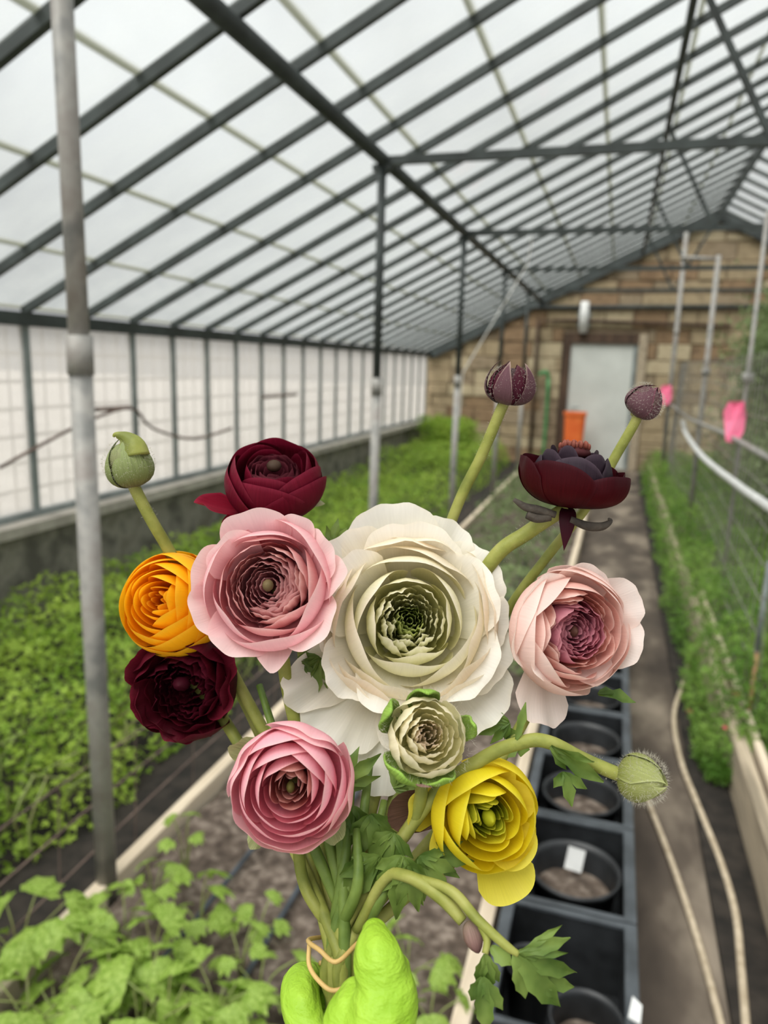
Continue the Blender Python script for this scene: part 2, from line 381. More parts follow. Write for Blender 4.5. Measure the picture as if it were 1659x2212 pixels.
# door and its timber
dr = empty('door_1', (0, Y1, 0), kind='structure')
dpn = MB().box((DX0, -.01, .0), (DX1, .05, DZ)).build('door_panel', M['door'], dr, bevel=.01)
MB().box((DX0 - .13, -.06, 0), (DX0, .1, DZ + .16)).build('door_post', M['bwood'], dr)
MB().box((DX1, -.06, 0), (DX1 + .13, .1, DZ + .16)).build('door_post', M['wood2'], dr)
MB().box((DX0, -.06, DZ), (DX1, .1, DZ + .16)).build('lintel', M['bwood'], dr)
MB().box((DX1 - .07, -.03, 0), (DX1 - .01, .0, DZ)).build('edge_strip', M['mull'], dpn)
MB().tube([(DX0 + .1, -.02, 1.0), (DX0 + .1, -.09, 1.0), (DX0 + .22, -.09, 1.0)], .012, 8).build('door_handle', M['mull'], dpn)

# ------------------------------------------------------------------ beds, boards
def soilbed(name, x0, x1, y0, y1, z, mat, label, amp=.015, dens=14):
    nx = max(2, int((x1 - x0) * dens)); ny = max(2, int((y1 - y0) * dens))
    V, Fc = [], []
    for j in range(ny + 1):
        for i in range(nx + 1):
            x = x0 + (x1 - x0) * i / nx; y = y0 + (y1 - y0) * j / ny
            V.append((x, y, z + amp * noise.noise((x * 9, y * 9, 1)) + amp * .8 * noise.noise((x * 22, y * 22, 4))))
    for j in range(ny):
        for i in range(nx):
            a = j * (nx + 1) + i; Fc.append((a, a + 1, a + nx + 2, a + nx + 1))
    n = len(V); V += [(x0, y0, 0), (x1, y0, 0), (x1, y1, 0), (x0, y1, 0)]
    Fc.append((n, n + 3, n + 2, n + 1))
    o = link(name, mesh(name, V, Fc, mat)); return tag(o, label, 'soil', kind='stuff')
soilbed('bed_soil', XL + .09, -1.37, .2, 12.9, .04, M['darksoil'], 'dark moist soil under the dense green bed by the glass wall', .02, 8)
soilbed('bed_soil', -1.29, -.25, .35, 12.5, .05, M['soil'], 'brown crumbly soil of the middle bed with young plants', .02, 20)
soilbed('bed_soil', .62, 1.9, .9, 12.5, .07, M['soil'], 'brown soil of the raised bed behind the wire net', .02, 10)

soilbed('dark_strip', .415, .558, .9, 12.4, .012, M['darksoil'], 'dark strip of ground at the foot of the weathered plank', .006, 12)  # darker strip of ground along the foot of the plank

def board(x, y0, y1, z0, z1, th, mat, label):
    r = empty('edging_board', (x, y0, 0), label, 'board'); n = 4; L = (y1 - y0) / n
    for i in range(n):
        o = MB().box((-th / 2, 0, z0), (th / 2, L - .006, z1)).build('plank', mat, r, bevel=.004, loc=(RNG.uniform(-.004, .004), i * L, 0))
board(-1.33, .5, 12.9, 0, .10, .045, M['wood'], 'pale wooden edging board between the dense left bed and the young plants')
board(-.225, .4, 12.5, 0, .12, .045, M['wood'], 'pale wooden edging board along the row of black crates')
board(.585, .9, 12.5, 0, .20, .05, M['wood2'], 'tall weathered plank edging the raised bed beside the hoses')
board(.645, .9, 5.2, .10, .215, .03, M['wood'], 'bright inner plank behind the weathered edging of the raised bed')

# ------------------------------------------------------------------ crates and pots on the path
def crate(x, y, w, d, h, label):
    r = empty('nursery_crate', (x, y, 0), label, 'crate', 'black crates in a row on the path')
    t = .012
    MB().box((-w / 2, 0, .004), (w / 2, d, .014)).build('base', M['black'], r)
    for nm, a, b in (('side_panel', (-w / 2, 0, .014), (-w / 2 + t, d, h)), ('side_panel', (w / 2 - t, 0, .014), (w / 2, d, h)),
                     ('end_panel', (-w / 2 + t, 0, .014), (w / 2 - t, t, h)), ('end_panel', (-w / 2 + t, d - t, .014), (w / 2 - t, d, h))):
        MB().box(a, b).build(nm, M['black'], r)
    rim = MB()
    g = .016
    rim.box((-w / 2 - g, -.001, h - .004), (-w / 2 + t + .004, d + .001, h + .012)); rim.box((w / 2 - t - .004, -.001, h - .004), (w / 2 + g, d + .001, h + .012))
    rim.box((-w / 2 + t, -.001, h - .003), (w / 2 - t, t + .004, h + .011)); rim.box((-w / 2 + t, d - t - .004, h - .003), (w / 2 - t, d + .001, h + .011))
    rim.build('rim', M['crate'], r, bevel=.004)
    return r
def lathe(prof, n=28):
    V, Fc = [], []
    for r, z in prof:
        for j in range(n): a = 2 * math.pi * j / n; V.append((r * math.cos(a), r * math.sin(a), z))
    for i in range(len(prof) - 1):
        for j in range(n): Fc.append((i * n + j, i * n + (j + 1) % n, (i + 1) * n + (j + 1) % n, (i + 1) * n + j))
    return V, Fc
def pot(x, y, R, h, label, z=.016):
    r = empty('plant_pot', (x, y, z), label, 'pot', 'round pots standing in the black crates')
    V, Fc = lathe([(0, .0), (R * .78, .0), (R * .97, h * .93), (R * 1.04, h * .93), (R * 1.04, h), (R * .98, h), (R * .93, h * .9), (R * .82, h * .45), (R * .8, h * .2), (0, h * .2)])
    pb_ = link('pot_body', mesh('pot_body', V, Fc, M['black']), r)
    V, Fc = [], []
    for i in range(6):
        for j in range(20):
            a = 2 * math.pi * j / 20; q = R * .855 * i / 5; px, py = q * math.cos(a), q * math.sin(a); V.append((px, py, h * .56 + .008 * noise.noise((px * 60 + x * 9, py * 60 + y * 7, 3))))
    for i in range(5):
        for j in range(20): Fc.append((i * 20 + j, i * 20 + (j + 1) % 20, (i + 1) * 20 + (j + 1) % 20, (i + 1) * 20 + j))
    link('pot_soil', mesh('pot_soil', V, Fc, M['soil']), pb_)
    return r
CY = [1.02, 1.395, 1.80, 2.22, 2.63, 3.03, 3.45, 3.87, 4.3]
clab = ['first black plastic crate of the row, beyond the reach of the labelled pot', 'black plastic crate holding two soil-filled pots', 'black plastic crate whose pot carries a white label', 'black plastic crate just beyond the pot with the white label',
        'black plastic crate two places beyond the crate with the labelled pot', 'black crate half hidden behind the blush flower', 'black crate third from the door end of the row', 'black crate next to last in the row toward the door', 'last black crate of the row toward the white door']
for i, y in enumerate(CY):
    if i == 0: continue                                     # lies below the picture
    d = (CY[i + 1] - y if i + 1 < len(CY) else .4) - .008
    crate(-.005, y, .31, d, .22, clab[i])
    if i == 1:
        pot(.055, y + .115, .082, .17, 'soil-filled black pot by the path side of its crate'); pot(-.085, y + .26, .062, .15, 'small black pot with a seedling in the crate of two pots')
    elif i < 8:
        pot(.0, y + d / 2, .128, .19, ['black pot in the first crate', '', 'large black pot with a white plant label in its soil', 'large black pot just beyond the labelled pot', 'large black pot two crates beyond the labelled pot',
                                      'black pot in the crate half hidden behind the blush flower', 'black pot in the crate third from the door end', 'black pot in the crate next to last in the row'][i])
lb = MB().bar((-.006, 2.055, .16), (.002, 2.075, .222), .05, .002, (0, 1, 0)).build('plant_label', M['white'])
tag(lb, 'white plastic plant label stuck in the soil of a black pot', 'label')
sh = MB().add([(.14, 1.49, .233), (.165, 1.48, .233), (.17, 1.53, .233), (.15, 1.55, .233), (.14, 1.49, .238), (.165, 1.48, .238), (.17, 1.53, .238), (.15, 1.55, .238)],
              [(3, 2, 1, 0), (4, 5, 6, 7), (0, 1, 5, 4), (1, 2, 6, 5), (2, 3, 7, 6), (3, 0, 4, 7)]).build('plastic_shard', M['white'])
tag(sh, 'pale plastic shard lying on the crate rim', 'shard')

# hoses on the path
def hose(pts, r, label):
    o = MB().tube([on(x, y, 2, r) for x, y in pts], r, 10, 6).build('garden_hose', M['hose'], smooth=True); tag(o, label, 'hose')
hose([(1365, 1310), (1352, 1420), (1343, 1530), (1356, 1620), (1395, 1720), (1450, 1860), (1510, 2040), (1560, 2225), (1600, 2420)], .0105, 'tan garden hose lying next to the black crates')
hose([(1500, 1390), (1478, 1470), (1456, 1545), (1470, 1640), (1508, 1740), (1556, 1860), (1588, 1970), (1600, 2080), (1612, 2225), (1625, 2400)], .0115, 'tan garden hose curving along the tall weathered plank')

# drip tubes in the middle bed
for pts, lab in (([(-1.02, .5), (-1.02, 1.3), (-1.0, 2.4), (-1.02, 6)], 'black drip tube on the soil close to the left plank'),
                 ([(-.80, .5), (-.78, 1.2), (-.79, 2.0), (-.8, 6)], 'black drip tube running through the middle of the bed'),
                 ([(-.58, .5), (-.575, 1.1), (-.58, 2.0), (-.6, 6)], 'black drip tube on the soil behind the gloved hand')):
    tag(MB().tube([(x, y, .075) for x, y in pts], .0085, 8, 5).build('drip_tube', M['drip'], smooth=True), lab, 'tube')

# ------------------------------------------------------------------ foliage masses
def leaf_cloud(name, pts, nrm, size, mat, label, lobes=3, slim=.45, cat='foliage'):
    """many small lobed leaflets as one uncountable mass"""
    n = len(pts)
    T = []
    for k in range(lobes):
        a = (k - (lobes - 1) / 2) * .85
        T.append((a, 1.0 if k == lobes // 2 else .8))
    tv, tf = [], []
    for a, l in T:
        b = len(tv); c, s = math.cos(a), math.sin(a)
        for u, v, w in ((0, 0, 0), (.55, slim * .5, .10), (1, 0, -.06), (.55, -slim * .5, .10)):
            tv.append(((u * c - v * s) * l, (u * s + v * c) * l, w * l))
        tf += [(b, b + 1, b + 2), (b, b + 2, b + 3)]
    tv = np.array(tv); tf = np.array(tf)
    nrm = nrm / np.linalg.norm(nrm, axis=1, keepdims=True)
    rnd = NP.normal(size=(n, 3)); ex = np.cross(nrm, rnd); ex /= np.linalg.norm(ex, axis=1, keepdims=True); ey = np.cross(nrm, ex)
    V = pts[:, None, :] + size[:, None, None] * (tv[None, :, 0:1] * ex[:, None, :] + tv[None, :, 1:2] * ey[:, None, :] + tv[None, :, 2:3] * nrm[:, None, :])
    V = V.reshape(-1, 3); Fc = (tf[None] + (np.arange(n) * len(tv))[:, None, None]).reshape(-1, 3)
    me = bpy.data.meshes.new(name); me.vertices.add(len(V)); me.vertices.foreach_set('co', V.ravel())
    me.loops.add(len(Fc) * 3); me.loops.foreach_set('vertex_index', Fc.ravel().astype(np.int32))
    me.polygons.add(len(Fc)); me.polygons.foreach_set('loop_start', np.arange(0, len(Fc) * 3, 3, dtype=np.int32)); me.polygons.foreach_set('loop_total', np.full(len(Fc), 3, dtype=np.int32))
    me.materials.append(mat); me.update(calc_edges=True); me.validate()
    return tag(link(name, me), label, cat, kind='stuff')
def mound(n, x0, x1, y0, y1, hfun, depth, up=.9, ypow=1.6):
    x = NP.uniform(x0, x1, n); y = y0 + (y1 - y0) * NP.uniform(0, 1, n) ** ypow
    h = np.array([hfun(a, b) for a, b in zip(x, y)]); k = h > .05
    x, y, h = x[k], y[k], h[k]
    z = h - depth * NP.uniform(0, 1, len(x)) ** 1.5 * np.minimum(1, h / .3)
    nr = NP.normal(size=(len(x), 3)) * .55 + np.array([.1, -.15, up])
    return np.stack([x, y, np.maximum(z, .05)], 1), nr, len(x)
def h_left(x, y):
    e = min(1, max(0, (-1.62 + .2 * noise.noise((y * 1.7, 3, 0)) - x) / .25)); e *= min(1, max(0, (x + 3.05) / .06))
    tuft = .10 * noise.noise((x * 3.2, y * 3.2, 1)) + .06 * noise.noise((x * 8, y * 8, 2))
    return (.38 + tuft + (.12 if y > 9 else 0)) * math.sqrt(e)
p, nr, n = mound(46000, -3.03, -1.4, .5, 12.8, h_left, .26)
leaf_cloud('leafy_bed', p, nr, NP.uniform(.018, .036, n), M['foliage'], 'dense bright green leafy crop filling the bed along the glass wall')
stk = MB()
for _ in range(260):
    y = .6 + 5 * RNG.random() ** 1.5; x = -1.62 - RNG.random() * .5
    stk.tube([(x, y, .04), (x + RNG.uniform(-.05, .12), y + RNG.uniform(-.08, .08), .2), (x + RNG.uniform(-.05, .2), y + RNG.uniform(-.12, .12), .3)], .004, 5, 2, False)
tag(stk.build('leaf_stalks', M['youngstem'], smooth=True), 'thin leaf stalks at the open edge of the leafy left bed', 'stalks', kind='stuff')
def h_mid(x, y):
    return (.16 + .1 * noise.noise((x * 5, y * 2.2, 6)) + (.12 if y > 7 else 0)) * (1 if y > 3.6 else 0)
p, nr, n = mound(9000, -1.25, -.3, 3.6, 12.4, h_mid, .16, ypow=1.2)
leaf_cloud('leafy_bed', p, nr, NP.uniform(.02, .04, n), M['foliage3'], 'low grey-green seedlings covering the far half of the middle bed')
def h_right(x, y):
    e = min(1, max(0, (x - .45 - .07 * noise.noise((y * 2, 8, 0))) / .16)); f = min(1, max(0, (y - 2.95) / .35))
    return (.46 + .14 * noise.noise((x * 4, y * 2.5, 9)) + .05 * noise.noise((x * 10, y * 9, 2))) * math.sqrt(e) * math.sqrt(f)
p, nr, n = mound(34000, .38, 1.5, 2.95, 12.4, h_right, .40, up=.5, ypow=1.7)
leaf_cloud('feathery_bed', p, nr, NP.uniform(.022, .045, n), M['foliage2'], 'feathery green plants spilling over the raised bed by the hoses', slim=.22)
def h_corner(x, y): return .75 + .2 * noise.noise((x * 3, y * 3, 5))
p, nr, n = mound(3500, -2.95, -2.2, 11.2, 12.6, h_corner, .5, ypow=1)
leaf_cloud('leafy_shrub', p, nr, NP.uniform(.03, .05, n), M['foliage'], 'taller green clump in the corner of the glass wall and stone wall')
# climbers behind the net
cp = []
for cx, cy, cz, sx_, sy_, sz_, k in ((1.75, 9.6, 1.95, .35, .7, .5, 4200), (1.45, 8.2, 1.7, .25, .5, .4, 2200), (1.9, 10.8, 1.6, .5, .8, .9, 2600), (1.3, 6.4, .8, .25, .8, .35, 1800), (1.6, 8.6, .8, .4, 1.6, .5, 3500)):
    cp.append(NP.normal(size=(k, 3)) * np.array([sx_, sy_, sz_]) * .55 + np.array([cx, cy, cz]))
cp = np.concatenate(cp); cp = cp[(cp[:, 2] > .1) & (cp[:, 0] > .95)]
leaf_cloud('climbing_vines', cp, NP.normal(size=cp.shape) + np.array([-.3, -.4, .5]), NP.uniform(.03, .06, len(cp)), M['foliage3'], 'grey-green climbing foliage behind the wire net')
vs_ = MB()
for cx, cy, h in ((1.75, 9.6, 2.4), (1.45, 8.2, 2.1), (1.9, 10.8, 2.2), (1.6, 8.9, 2.2), (1.3, 6.4, 1.2)):
    vs_.tube([(cx, cy, .06), (cx + .04, cy + .03, h * .5), (cx - .03, cy, h)], .008, 6, 3, False)
tag(vs_.build('vine_stems', M['youngstem'], smooth=True), 'thin upright stems of the climbing foliage', 'stems', kind='stuff')

# ------------------------------------------------------------------ trellis net, poles, pipes on the right
NX = .72
for (x, y, h, arm), lab in zip(((.70, 11.1, 3.4, 0), (.72, 7.1, 2.55, -.30), (.745, 5.0, 2.5, .3)), ('tall grey trellis post reaching the roof before the stone wall', 'galvanised trellis pole with a short side arm at its top', 'slim trellis pole carrying the bright pink tape')):
    r = empty('trellis_pole', (x, y, .06), lab, 'pole')
    MB().tube([(0, 0, 0), (0, 0, h)], .03 if h > 3 else .021 if arm < 0 else .012, 10).build('upright', M['galv'], r, True)
    if arm: MB().tube([(0, 0, h - .03), (arm, .02, h - .01)], .016, 8).build('arm', M['galv'], r, True)
    MB().tube([(0, 0, h * .62 - .03), (0, 0, h * .62 + .03)], .034, 10).build('clamp', M['galv'], r, True)
net = MB()
def bow(y, z): return NX + .025 * math.sin(y * 1.3) + .02 * math.sin(z * 2 + y)
yy = np.arange(3.3, 10.9, .14)
for y in yy: net.tube([(bow(y, z), y + .02 * math.sin(z * 3), z) for z in np.linspace(-.0 + .12, 1.75, 6)], .0028, 4, 1, False)
for z in np.arange(.2, 1.78, .15): net.tube([(bow(y, z), y, z + .02 * math.sin(y * 2)) for y in yy[::3]], .0028, 4, 1, False)
tag(net.build('wire_net', M['wire']), 'thin wire net stretched along the raised bed', 'net')
for pts, r, lab in (([(.71, 10.8, 1.2), (.70, 7.85, 1.19), (.70, 5.47, 1.24), (.70, 3.83, 1.25), (.70, 3.0, 1.26)], .016, 'grey support pipe laid level along the wire net'),
                    ([(.70, 8.6, 1.12), (.695, 8.0, 1.03), (.69, 6.37, .98), (.69, 4.5, 1.02), (.69, 3.7, 1.05), (.69, 3.0, 1.07)], .022, 'sagging pale hose hung along the wire net')):
    tag(MB().tube(pts, r, 10, 6).build('net_pipe', M['galv'] if r < .02 else M['white'], smooth=True), lab, 'pipe')
def thin_tag(name, c, w, h, mat, label, cat):
    c = np.asarray(c); V = []; Fc = []
    prof = [(-.35, 0), (-.5, .25), (-.42, .6), (-.3, 1), (.2, 1.02), (.45, .7), (.5, .3), (.3, -.02)]
    n = len(prof)
    for dy in (0, .003):
        for x, z_ in prof: V.append(c + np.array([x * w, dy + .25 * w * math.sin(z_ * 5), -z_ * h]))
    Fc = [tuple(range(n)), tuple(range(2 * n - 1, n - 1, -1))] + [(i, i + n, (i + 1) % n + n, (i + 1) % n) for i in range(n)]
    return tag(link(name, mesh(name, V, Fc, mat, False)), label, cat)
thin_tag('pink_tape', on(1592, 868, 1, 4.97), .13, .24, M['pinktape'], 'bright pink tape hanging on the wire net', 'tape')
thin_tag('pink_tape', on(1441, 832, 1, 11.05), .17, .26, M['pinktape'], 'small pink tape tied to the trellis pole', 'tape')
for px, py, zz, s, lab in ((1490, 1537, .012, .05, 'fallen red leaf on the ground beside the curved hose'), (1592, 1500, .24, .06, 'red leaf caught in the feathery plants by the plank'), (1566, 1572, .222, .035, 'small red leaf on the plank top')):
    c = on(px, py, 2, zz)
    V = [(0, -.5, 0), (.3, -.15, .05), (.28, .2, .08), (0, .5, .12), (-.28, .2, .06), (-.3, -.15, .03)]
    tag(link('fallen_leaf', mesh('fallen_leaf', [c + np.array(v) * s for v in V] + [c + (np.array(v) - np.array([0, 0, .03])) * s for v in V],
        [tuple(range(6)), tuple(range(11, 5, -1))] + [(i, i + 6, (i + 1) % 6 + 6, (i + 1) % 6) for i in range(6)], M['redleaf'], True)), lab, 'leaf')
bs = empty('bamboo_stake', on(1610, 1592, 2, .09), 'brown stake with wire rings standing in the raised bed', 'stake')
b0 = on(1610, 1592, 2, .09); b1 = on(1652, 1290, 1, b0[1] + .05); b2 = b0 + (b1 - b0) * .62
ssh = MB().tube([(0, 0, 0), b2 - b0], .0095, 8).build('stake_shaft', M['bamboo'], bs, True)
MB().tube([b2 - b0, (b1 - b0) * 1.25], .0095, 8).build('stake_sleeve', M['mull'], bs, True)
for k in (.15, .4, .62, .85, 1.0):
    c = (b1 - b0) * k; MB().tube([c + np.array([.014 * math.cos(a), .014 * math.sin(a), 0]) for a in np.linspace(0, 2 * math.pi, 9)], .002, 5).build('wire_ring', M['wire'], ssh, True)

# ------------------------------------------------------------------ things by the end wall and small fittings
ob = empty('orange_bin', (-.62, 12.55, 0), 'orange plastic bin with a white mark standing before the white door', 'bin')
V, Fc = [], []
for z_, w_, d_ in ((0, .13, .12), (.9, .17, .15), (.9, .185, .165), (.95, .185, .165), (.95, .15, .13), (.6, .15, .13)):
    n0 = len(V)
    for a in range(16):
        t = 2 * math.pi * a / 16; c, s = math.cos(t), math.sin(t); V.append((w_ * math.copysign(abs(c) ** .5, c), d_ * math.copysign(abs(s) ** .5, s), z_))
for i in range(5):
    for j in range(16): Fc.append((i * 16 + j, i * 16 + (j + 1) % 16, (i + 1) * 16 + (j + 1) % 16, (i + 1) * 16 + j))
Fc.append(tuple(range(15, -1, -1))); Fc.append(tuple(80 + j for j in range(16)))
bbd = link('bin_body', mesh('bin_body', V, Fc, M['orange'], False), ob)
MB().box((.0, -.172, .28), (.11, -.155, .42)).build('white_mark', M['white'], bbd)
gp = empty('green_hose', (-1.12, 12.86, 0), 'green hose hanging straight down the stone wall beside the door', 'hose')
MB().tube([(0, 0, 0.02), (.01, 0, .8), (0, 0, 1.5)], .03, 8, 3).build('hose_length', M['greenpl'], gp, True)
MB().tube([(0, 0, 1.48), (-.05, 0, 1.58), (-.16, 0, 1.52)], .034, 8, 3).build('hose_loop', M['greenpl'], gp, True)
wl = empty('wall_lamp', (-.62, 12.9, 2.22), 'white tubular lamp fixed above the white door', 'lamp')
MB().tube([(0, 0, 0), (0, 0, .5)], .07, 12).build('lamp_tube', M['white'], wl, True); MB().box((-.1, .02, .1), (.1, .1, .35)).build('lamp_bracket', M['mull'], wl)
for x, lab in ((1.0, 'dark pipe running level high across the stone wall'),):
    pb = MB().tube([(-2.1, 12.93, 2.62), (2.6, 12.93, 2.66)], .035, 8).build('wall_pipe', M['frame'], smooth=True); tag(pb, lab, 'pipe')
pb = MB().tube([(-1.35, 12.92, 0), (-1.35, 12.92, 2.4), (-.9, 12.92, 2.42), (1.6, 12.92, 2.36)], .03, 8).build('wall_pipe', M['bwood'], smooth=True); tag(pb, 'brown conduit framing the wall around the door', 'pipe')
# crossing strings and wires
s0, s1, s2 = on(1140, 570, 1, 6.5), on(1000, 805, 1, 6.0), on(993, 900, 1, 6.0)
tag(MB().tube([np.array([*on(1150, 520, 1, 6.46)[:2], PZ1 - .024]), s0, s1, s2], .004, 5).build('hanging_string', M['string']), 'pale string hanging slack from the second truss', 'string')
for pts, lab in (([(0, 1010), (100, 955), (200, 905), (285, 882), (330, 925), (420, 948), (500, 925)], 'brown sagging wire tied along the glass wall'),):
    tag(MB().tube([on(x, y, 0, XL + .12) for x, y in pts], .010, 6, 4).build('sagging_wire', M['rust'], smooth=True), lab, 'wire')
for a, b, lab in (((200, 885), (280, 880), 'short rusty rod bridging two mullions near the thick post'), ((567, 858), (640, 852), 'short rusty rod bridging two mullions along the glass wall')):
    tag(MB().tube([on(*a, 0, XL + .06), on(*b, 0, XL + .06)], .014, 6).build('latch_rod', M['rust'], smooth=True), lab, 'rod')
mg = MB()
for z_ in np.arange(.78, 1.8, .17): mg.tube([(XL - .35, Y0, z_), (XL - .35, Y1, z_)], .012, 4)
for y in np.arange(1.0, 12.9, .15): mg.tube([(XL - .35, y, -.05), (XL - .35, y, 1.78)], .006, 4)
tag(mg.build('outside_mesh', M['wire']), 'grey wire mesh panel standing outside the glass wall', 'mesh')
lw = MB()
for z_ in (.16, .30, .44): lw.tube([(-1.39, y, z_ + .015 * math.sin(y * 3 + z_ * 9)) for y in np.arange(.7, 8, .5)], .003, 5, 2)
for y in np.arange(.8, 8, .35): lw.tube([(-1.39, y, .03), (-1.385, y + .02, .46)], .002, 4)
tag(lw.build('bed_fence', M['rust']), 'low rusty wire fence along the edge of the leafy left bed', 'fence')

# ------------------------------------------------------------------ young plants in the middle bed
def lobed(lobes, teeth=3, bend=.25, seed=0, fold=.12):
    """leaf blade in local xy (stalk end at origin, tip along +x): several toothed lobes fused at the base"""
    rg = random.Random(seed); V, Fc = [], []
    for a, L, w in lobes:
        c, s = math.cos(a), math.sin(a); n0 = len(V); st = 2 * teeth + 1
        ph = rg.random() * 6
        for i in range(st + 1):
            t = i / st; prof = math.sin(math.pi * min(1, .12 + t * .9)) ** .7 * (1 - .25 * t) * (1.12 if i % 2 else .86)
            if i == st: prof = .02
            hw = w * prof * (.45 + .75 * min(1, t * 1.6)) if t < .95 else w * .06
            x = L * t
            for k in (-1, -.5, 0, .5, 1):
                y = hw * k; z = -bend * (x / max(L, 1e-6)) ** 2 * L + fold * abs(k) * hw * 1.2 + .03 * L * math.sin(7 * t + ph + k * 2)
                V.append((x * c - y * s, x * s + y * c, z))
        for i in range(st):
            for k in range(4):
                q = n0 + i * 5 + k; Fc.append((q, q + 5, q + 6, q + 1))
    return V, Fc
YL = []
for i in range(6):
    rg = random.Random(i)
    V, Fc = lobed([(-1.15, .75, .22), (-.55, .95, .28), (0, 1.0, .3), (.55, .95, .28), (1.15, .75, .22)], 2, .25 + .2 * rg.random(), i)
    YL.append(mesh('leaf', V, Fc, M['young']))
def young(x, y, n, size, hgt, seed, label):
    rg = random.Random(seed); r = empty('young_plant', (x, y, .05), label, 'plant', 'young lobed-leaf plants in the middle bed')
    for i in range(n):
        a = 2 * math.pi * (i + rg.random() * .6) / n * 1.0 + seed; rad = size * rg.uniform(.5, 1.6); h = hgt * rg.uniform(.45, 1.0)
        e = Vector((math.cos(a) * rad, math.sin(a) * rad, h))
        lst = MB().tube([(0, 0, 0), (e.x * .35, e.y * .35, h * .7), e], .0022, 5, 3, False).build('leaf_stalk', M['youngstem'], r, True)
        o = link('leaf', YL[rg.randrange(6)], lst, e); s = size * rg.uniform(.8, 1.25); o.scale = (s, s, s)
        o.rotation_euler = (rg.uniform(-.35, .35), rg.uniform(-.1, .5), a + rg.uniform(-.5, .5))
yp = [(40, 2040, 9, .085, .22, 'leafy young plant spilling over the plank corner'), (120, 2150, 9, .085, .2, 'broad young plant beside the left plank'), (250, 2130, 8, .075, .17, 'young plant between the left plank and the first drip tube'), (190, 2200, 8, .08, .16, 'large-leaved young plant at the start of the left plank'),
      (330, 2060, 7, .07, .2, 'young plant shading the first drip tube'), (360, 2190, 9, .085, .19, 'bushy young plant over the first drip tube'), (470, 2170, 7, .07, .15, 'young plant between the two drip tubes'), (330, 1890, 7, .05, .24, 'tall thin young plant beside the left plank'),
      (430, 1960, 6, .06, .19, 'young plant with wide pale leaves just beyond the drip tube'), (400, 1830, 6, .045, .24, 'slender young plant leaning over the left plank'), (560, 2120, 6, .06, .12, 'small young plant beside the gloved fingers'), (880, 2080, 7, .065, .13, 'young plant behind the gloved thumb'),
      (930, 2190, 6, .06, .1, 'small young plant below the drooping leaf stem'), (640, 2210, 6, .06, .12, 'young plant under the gloved hand'), (560, 1990, 5, .045, .09, 'tiny seedling between drip tubes near the hand'), (60, 2190, 9, .09, .2, 'broad-leaved young plant at the corner of the bed and plank'), (520, 2060, 6, .05, .13, 'young plant leaning on the second drip tube'), (270, 1990, 7, .07, .2, 'young plant close behind the thick post'), (300, 2200, 9, .085, .2, 'wide young plant in the row nearest the start of the bed')]
for i, (px, py, n, s, h, lab) in enumerate(yp):
    if not lab: continue
    c = on(px, py, 2, .05 + h * .6); young(c[0], c[1], n, s, h, i + 1, lab)

# ================================================================== THE BOUQUET
def frame(px, py, d, ax):
    o = P(px, py, d); ez = CR * ax[0] + CU * ax[1] - CF * ax[2]; ez = ez / np.linalg.norm(ez)
    v = ray(px, py); v = v / np.linalg.norm(v)
    ex = CR - ez * (CR @ ez); ex /= np.linalg.norm(ex); ey = np.cross(ez, ex)
    return o, ex, ey, ez
def bez(b, t):
    u = 1 - t; b = np.asarray(b, float)
    p = b[0] * u ** 3 + 3 * b[1] * t * u * u + 3 * b[2] * t * t * u + b[3] * t ** 3
    d = 3 * (b[1] - b[0]) * u * u + 6 * (b[2] - b[1]) * u * t + 3 * (b[3] - b[2]) * t * t
    return p, d
def mixc(stops, t):
    for (a, ca), (b, cb) in zip(stops, stops[1:]):
        if t <= b:
            k = 0 if b == a else max(0, (t - a) / (b - a)); return ca + (cb - ca) * k
    return stops[-1][1]
def petal(root, off, fr, b, ang, hw, cols, mat, rg, drop=.35, pw=2.4, spiral=0., ruf=0., curl=0., nu=14, nv=10, wb=.8, edge=None, name='petal', notch=0., lean=0., crumple=0., thick=0.0):
    """one petal: profile b (radius,height) swept through an angle, with rounded tip, ruffled rim and a spiral overlap"""
    o, ex, ey, ez = fr
    ph = [rg.random() * 6.28 for _ in range(6)]
    V, C, U, Fc = [], [], [], []
    sc = max(abs(b[3][0]), abs(b[2][0]))
    for j in range(nv + 1):
        for i in range(nu + 1):
            s = 2 * i / nu - 1; v = 1 - (1 - j / nv) ** 1.35
            vm = 1 - drop * abs(s) ** pw + notch * (.5 * math.sin(9 * s + ph[3]) + .5 * math.sin(17 * s + ph[4]))
            vv = max(0, v * vm)
            (r, z), (dr, dz) = bez(b, vv); l = math.hypot(dr, dz) + 1e-9; n_r, n_z = -dz / l, dr / l    # towards the axis / up = inside
            disp = sc * (ruf * vv ** 3 * (.6 * math.sin(4.2 * s + ph[0]) + .4 * math.sin(8.5 * s + ph[1])) - spiral * s * vv - curl * abs(s) ** 3 * vv
                         + crumple * vv * (.5 * math.sin(11 * s + 6 * vv + ph[2]) + .5 * math.sin(19 * s - 9 * vv + ph[5])))
            r += n_r * disp; z += n_z * disp
            a = ang + s * hw * (wb + (1 - wb) * vv) + lean * vv
            V.append(o - off + ex * (r * math.cos(a)) + ey * (r * math.sin(a)) + ez * z)
            c = mixc(cols, vv)
            if edge is not None:
                e = max(max(0, (vv / max(vm, .1) - .93) / .07), max(0, (abs(s) - .93) / .07) * vv) * .6
                c = c + (edge - c) * e
            C.append(c); U.append((s + ph[0], vv + ph[1]))
    for j in range(nv):
        for i in range(nu):
            q = j * (nu + 1) + i; Fc.append((q, q + 1, q + nu + 2, q + nu + 1))
    ob = link(name, mesh(name, V, Fc, mat, True, C, U), root)
    if thick:
        m = ob.modifiers.new('thickness', 'SOLIDIFY'); m.thickness = thick; m.offset = 0
    return ob
def stops(*a): return [(p, lin(c)) for p, c in a]
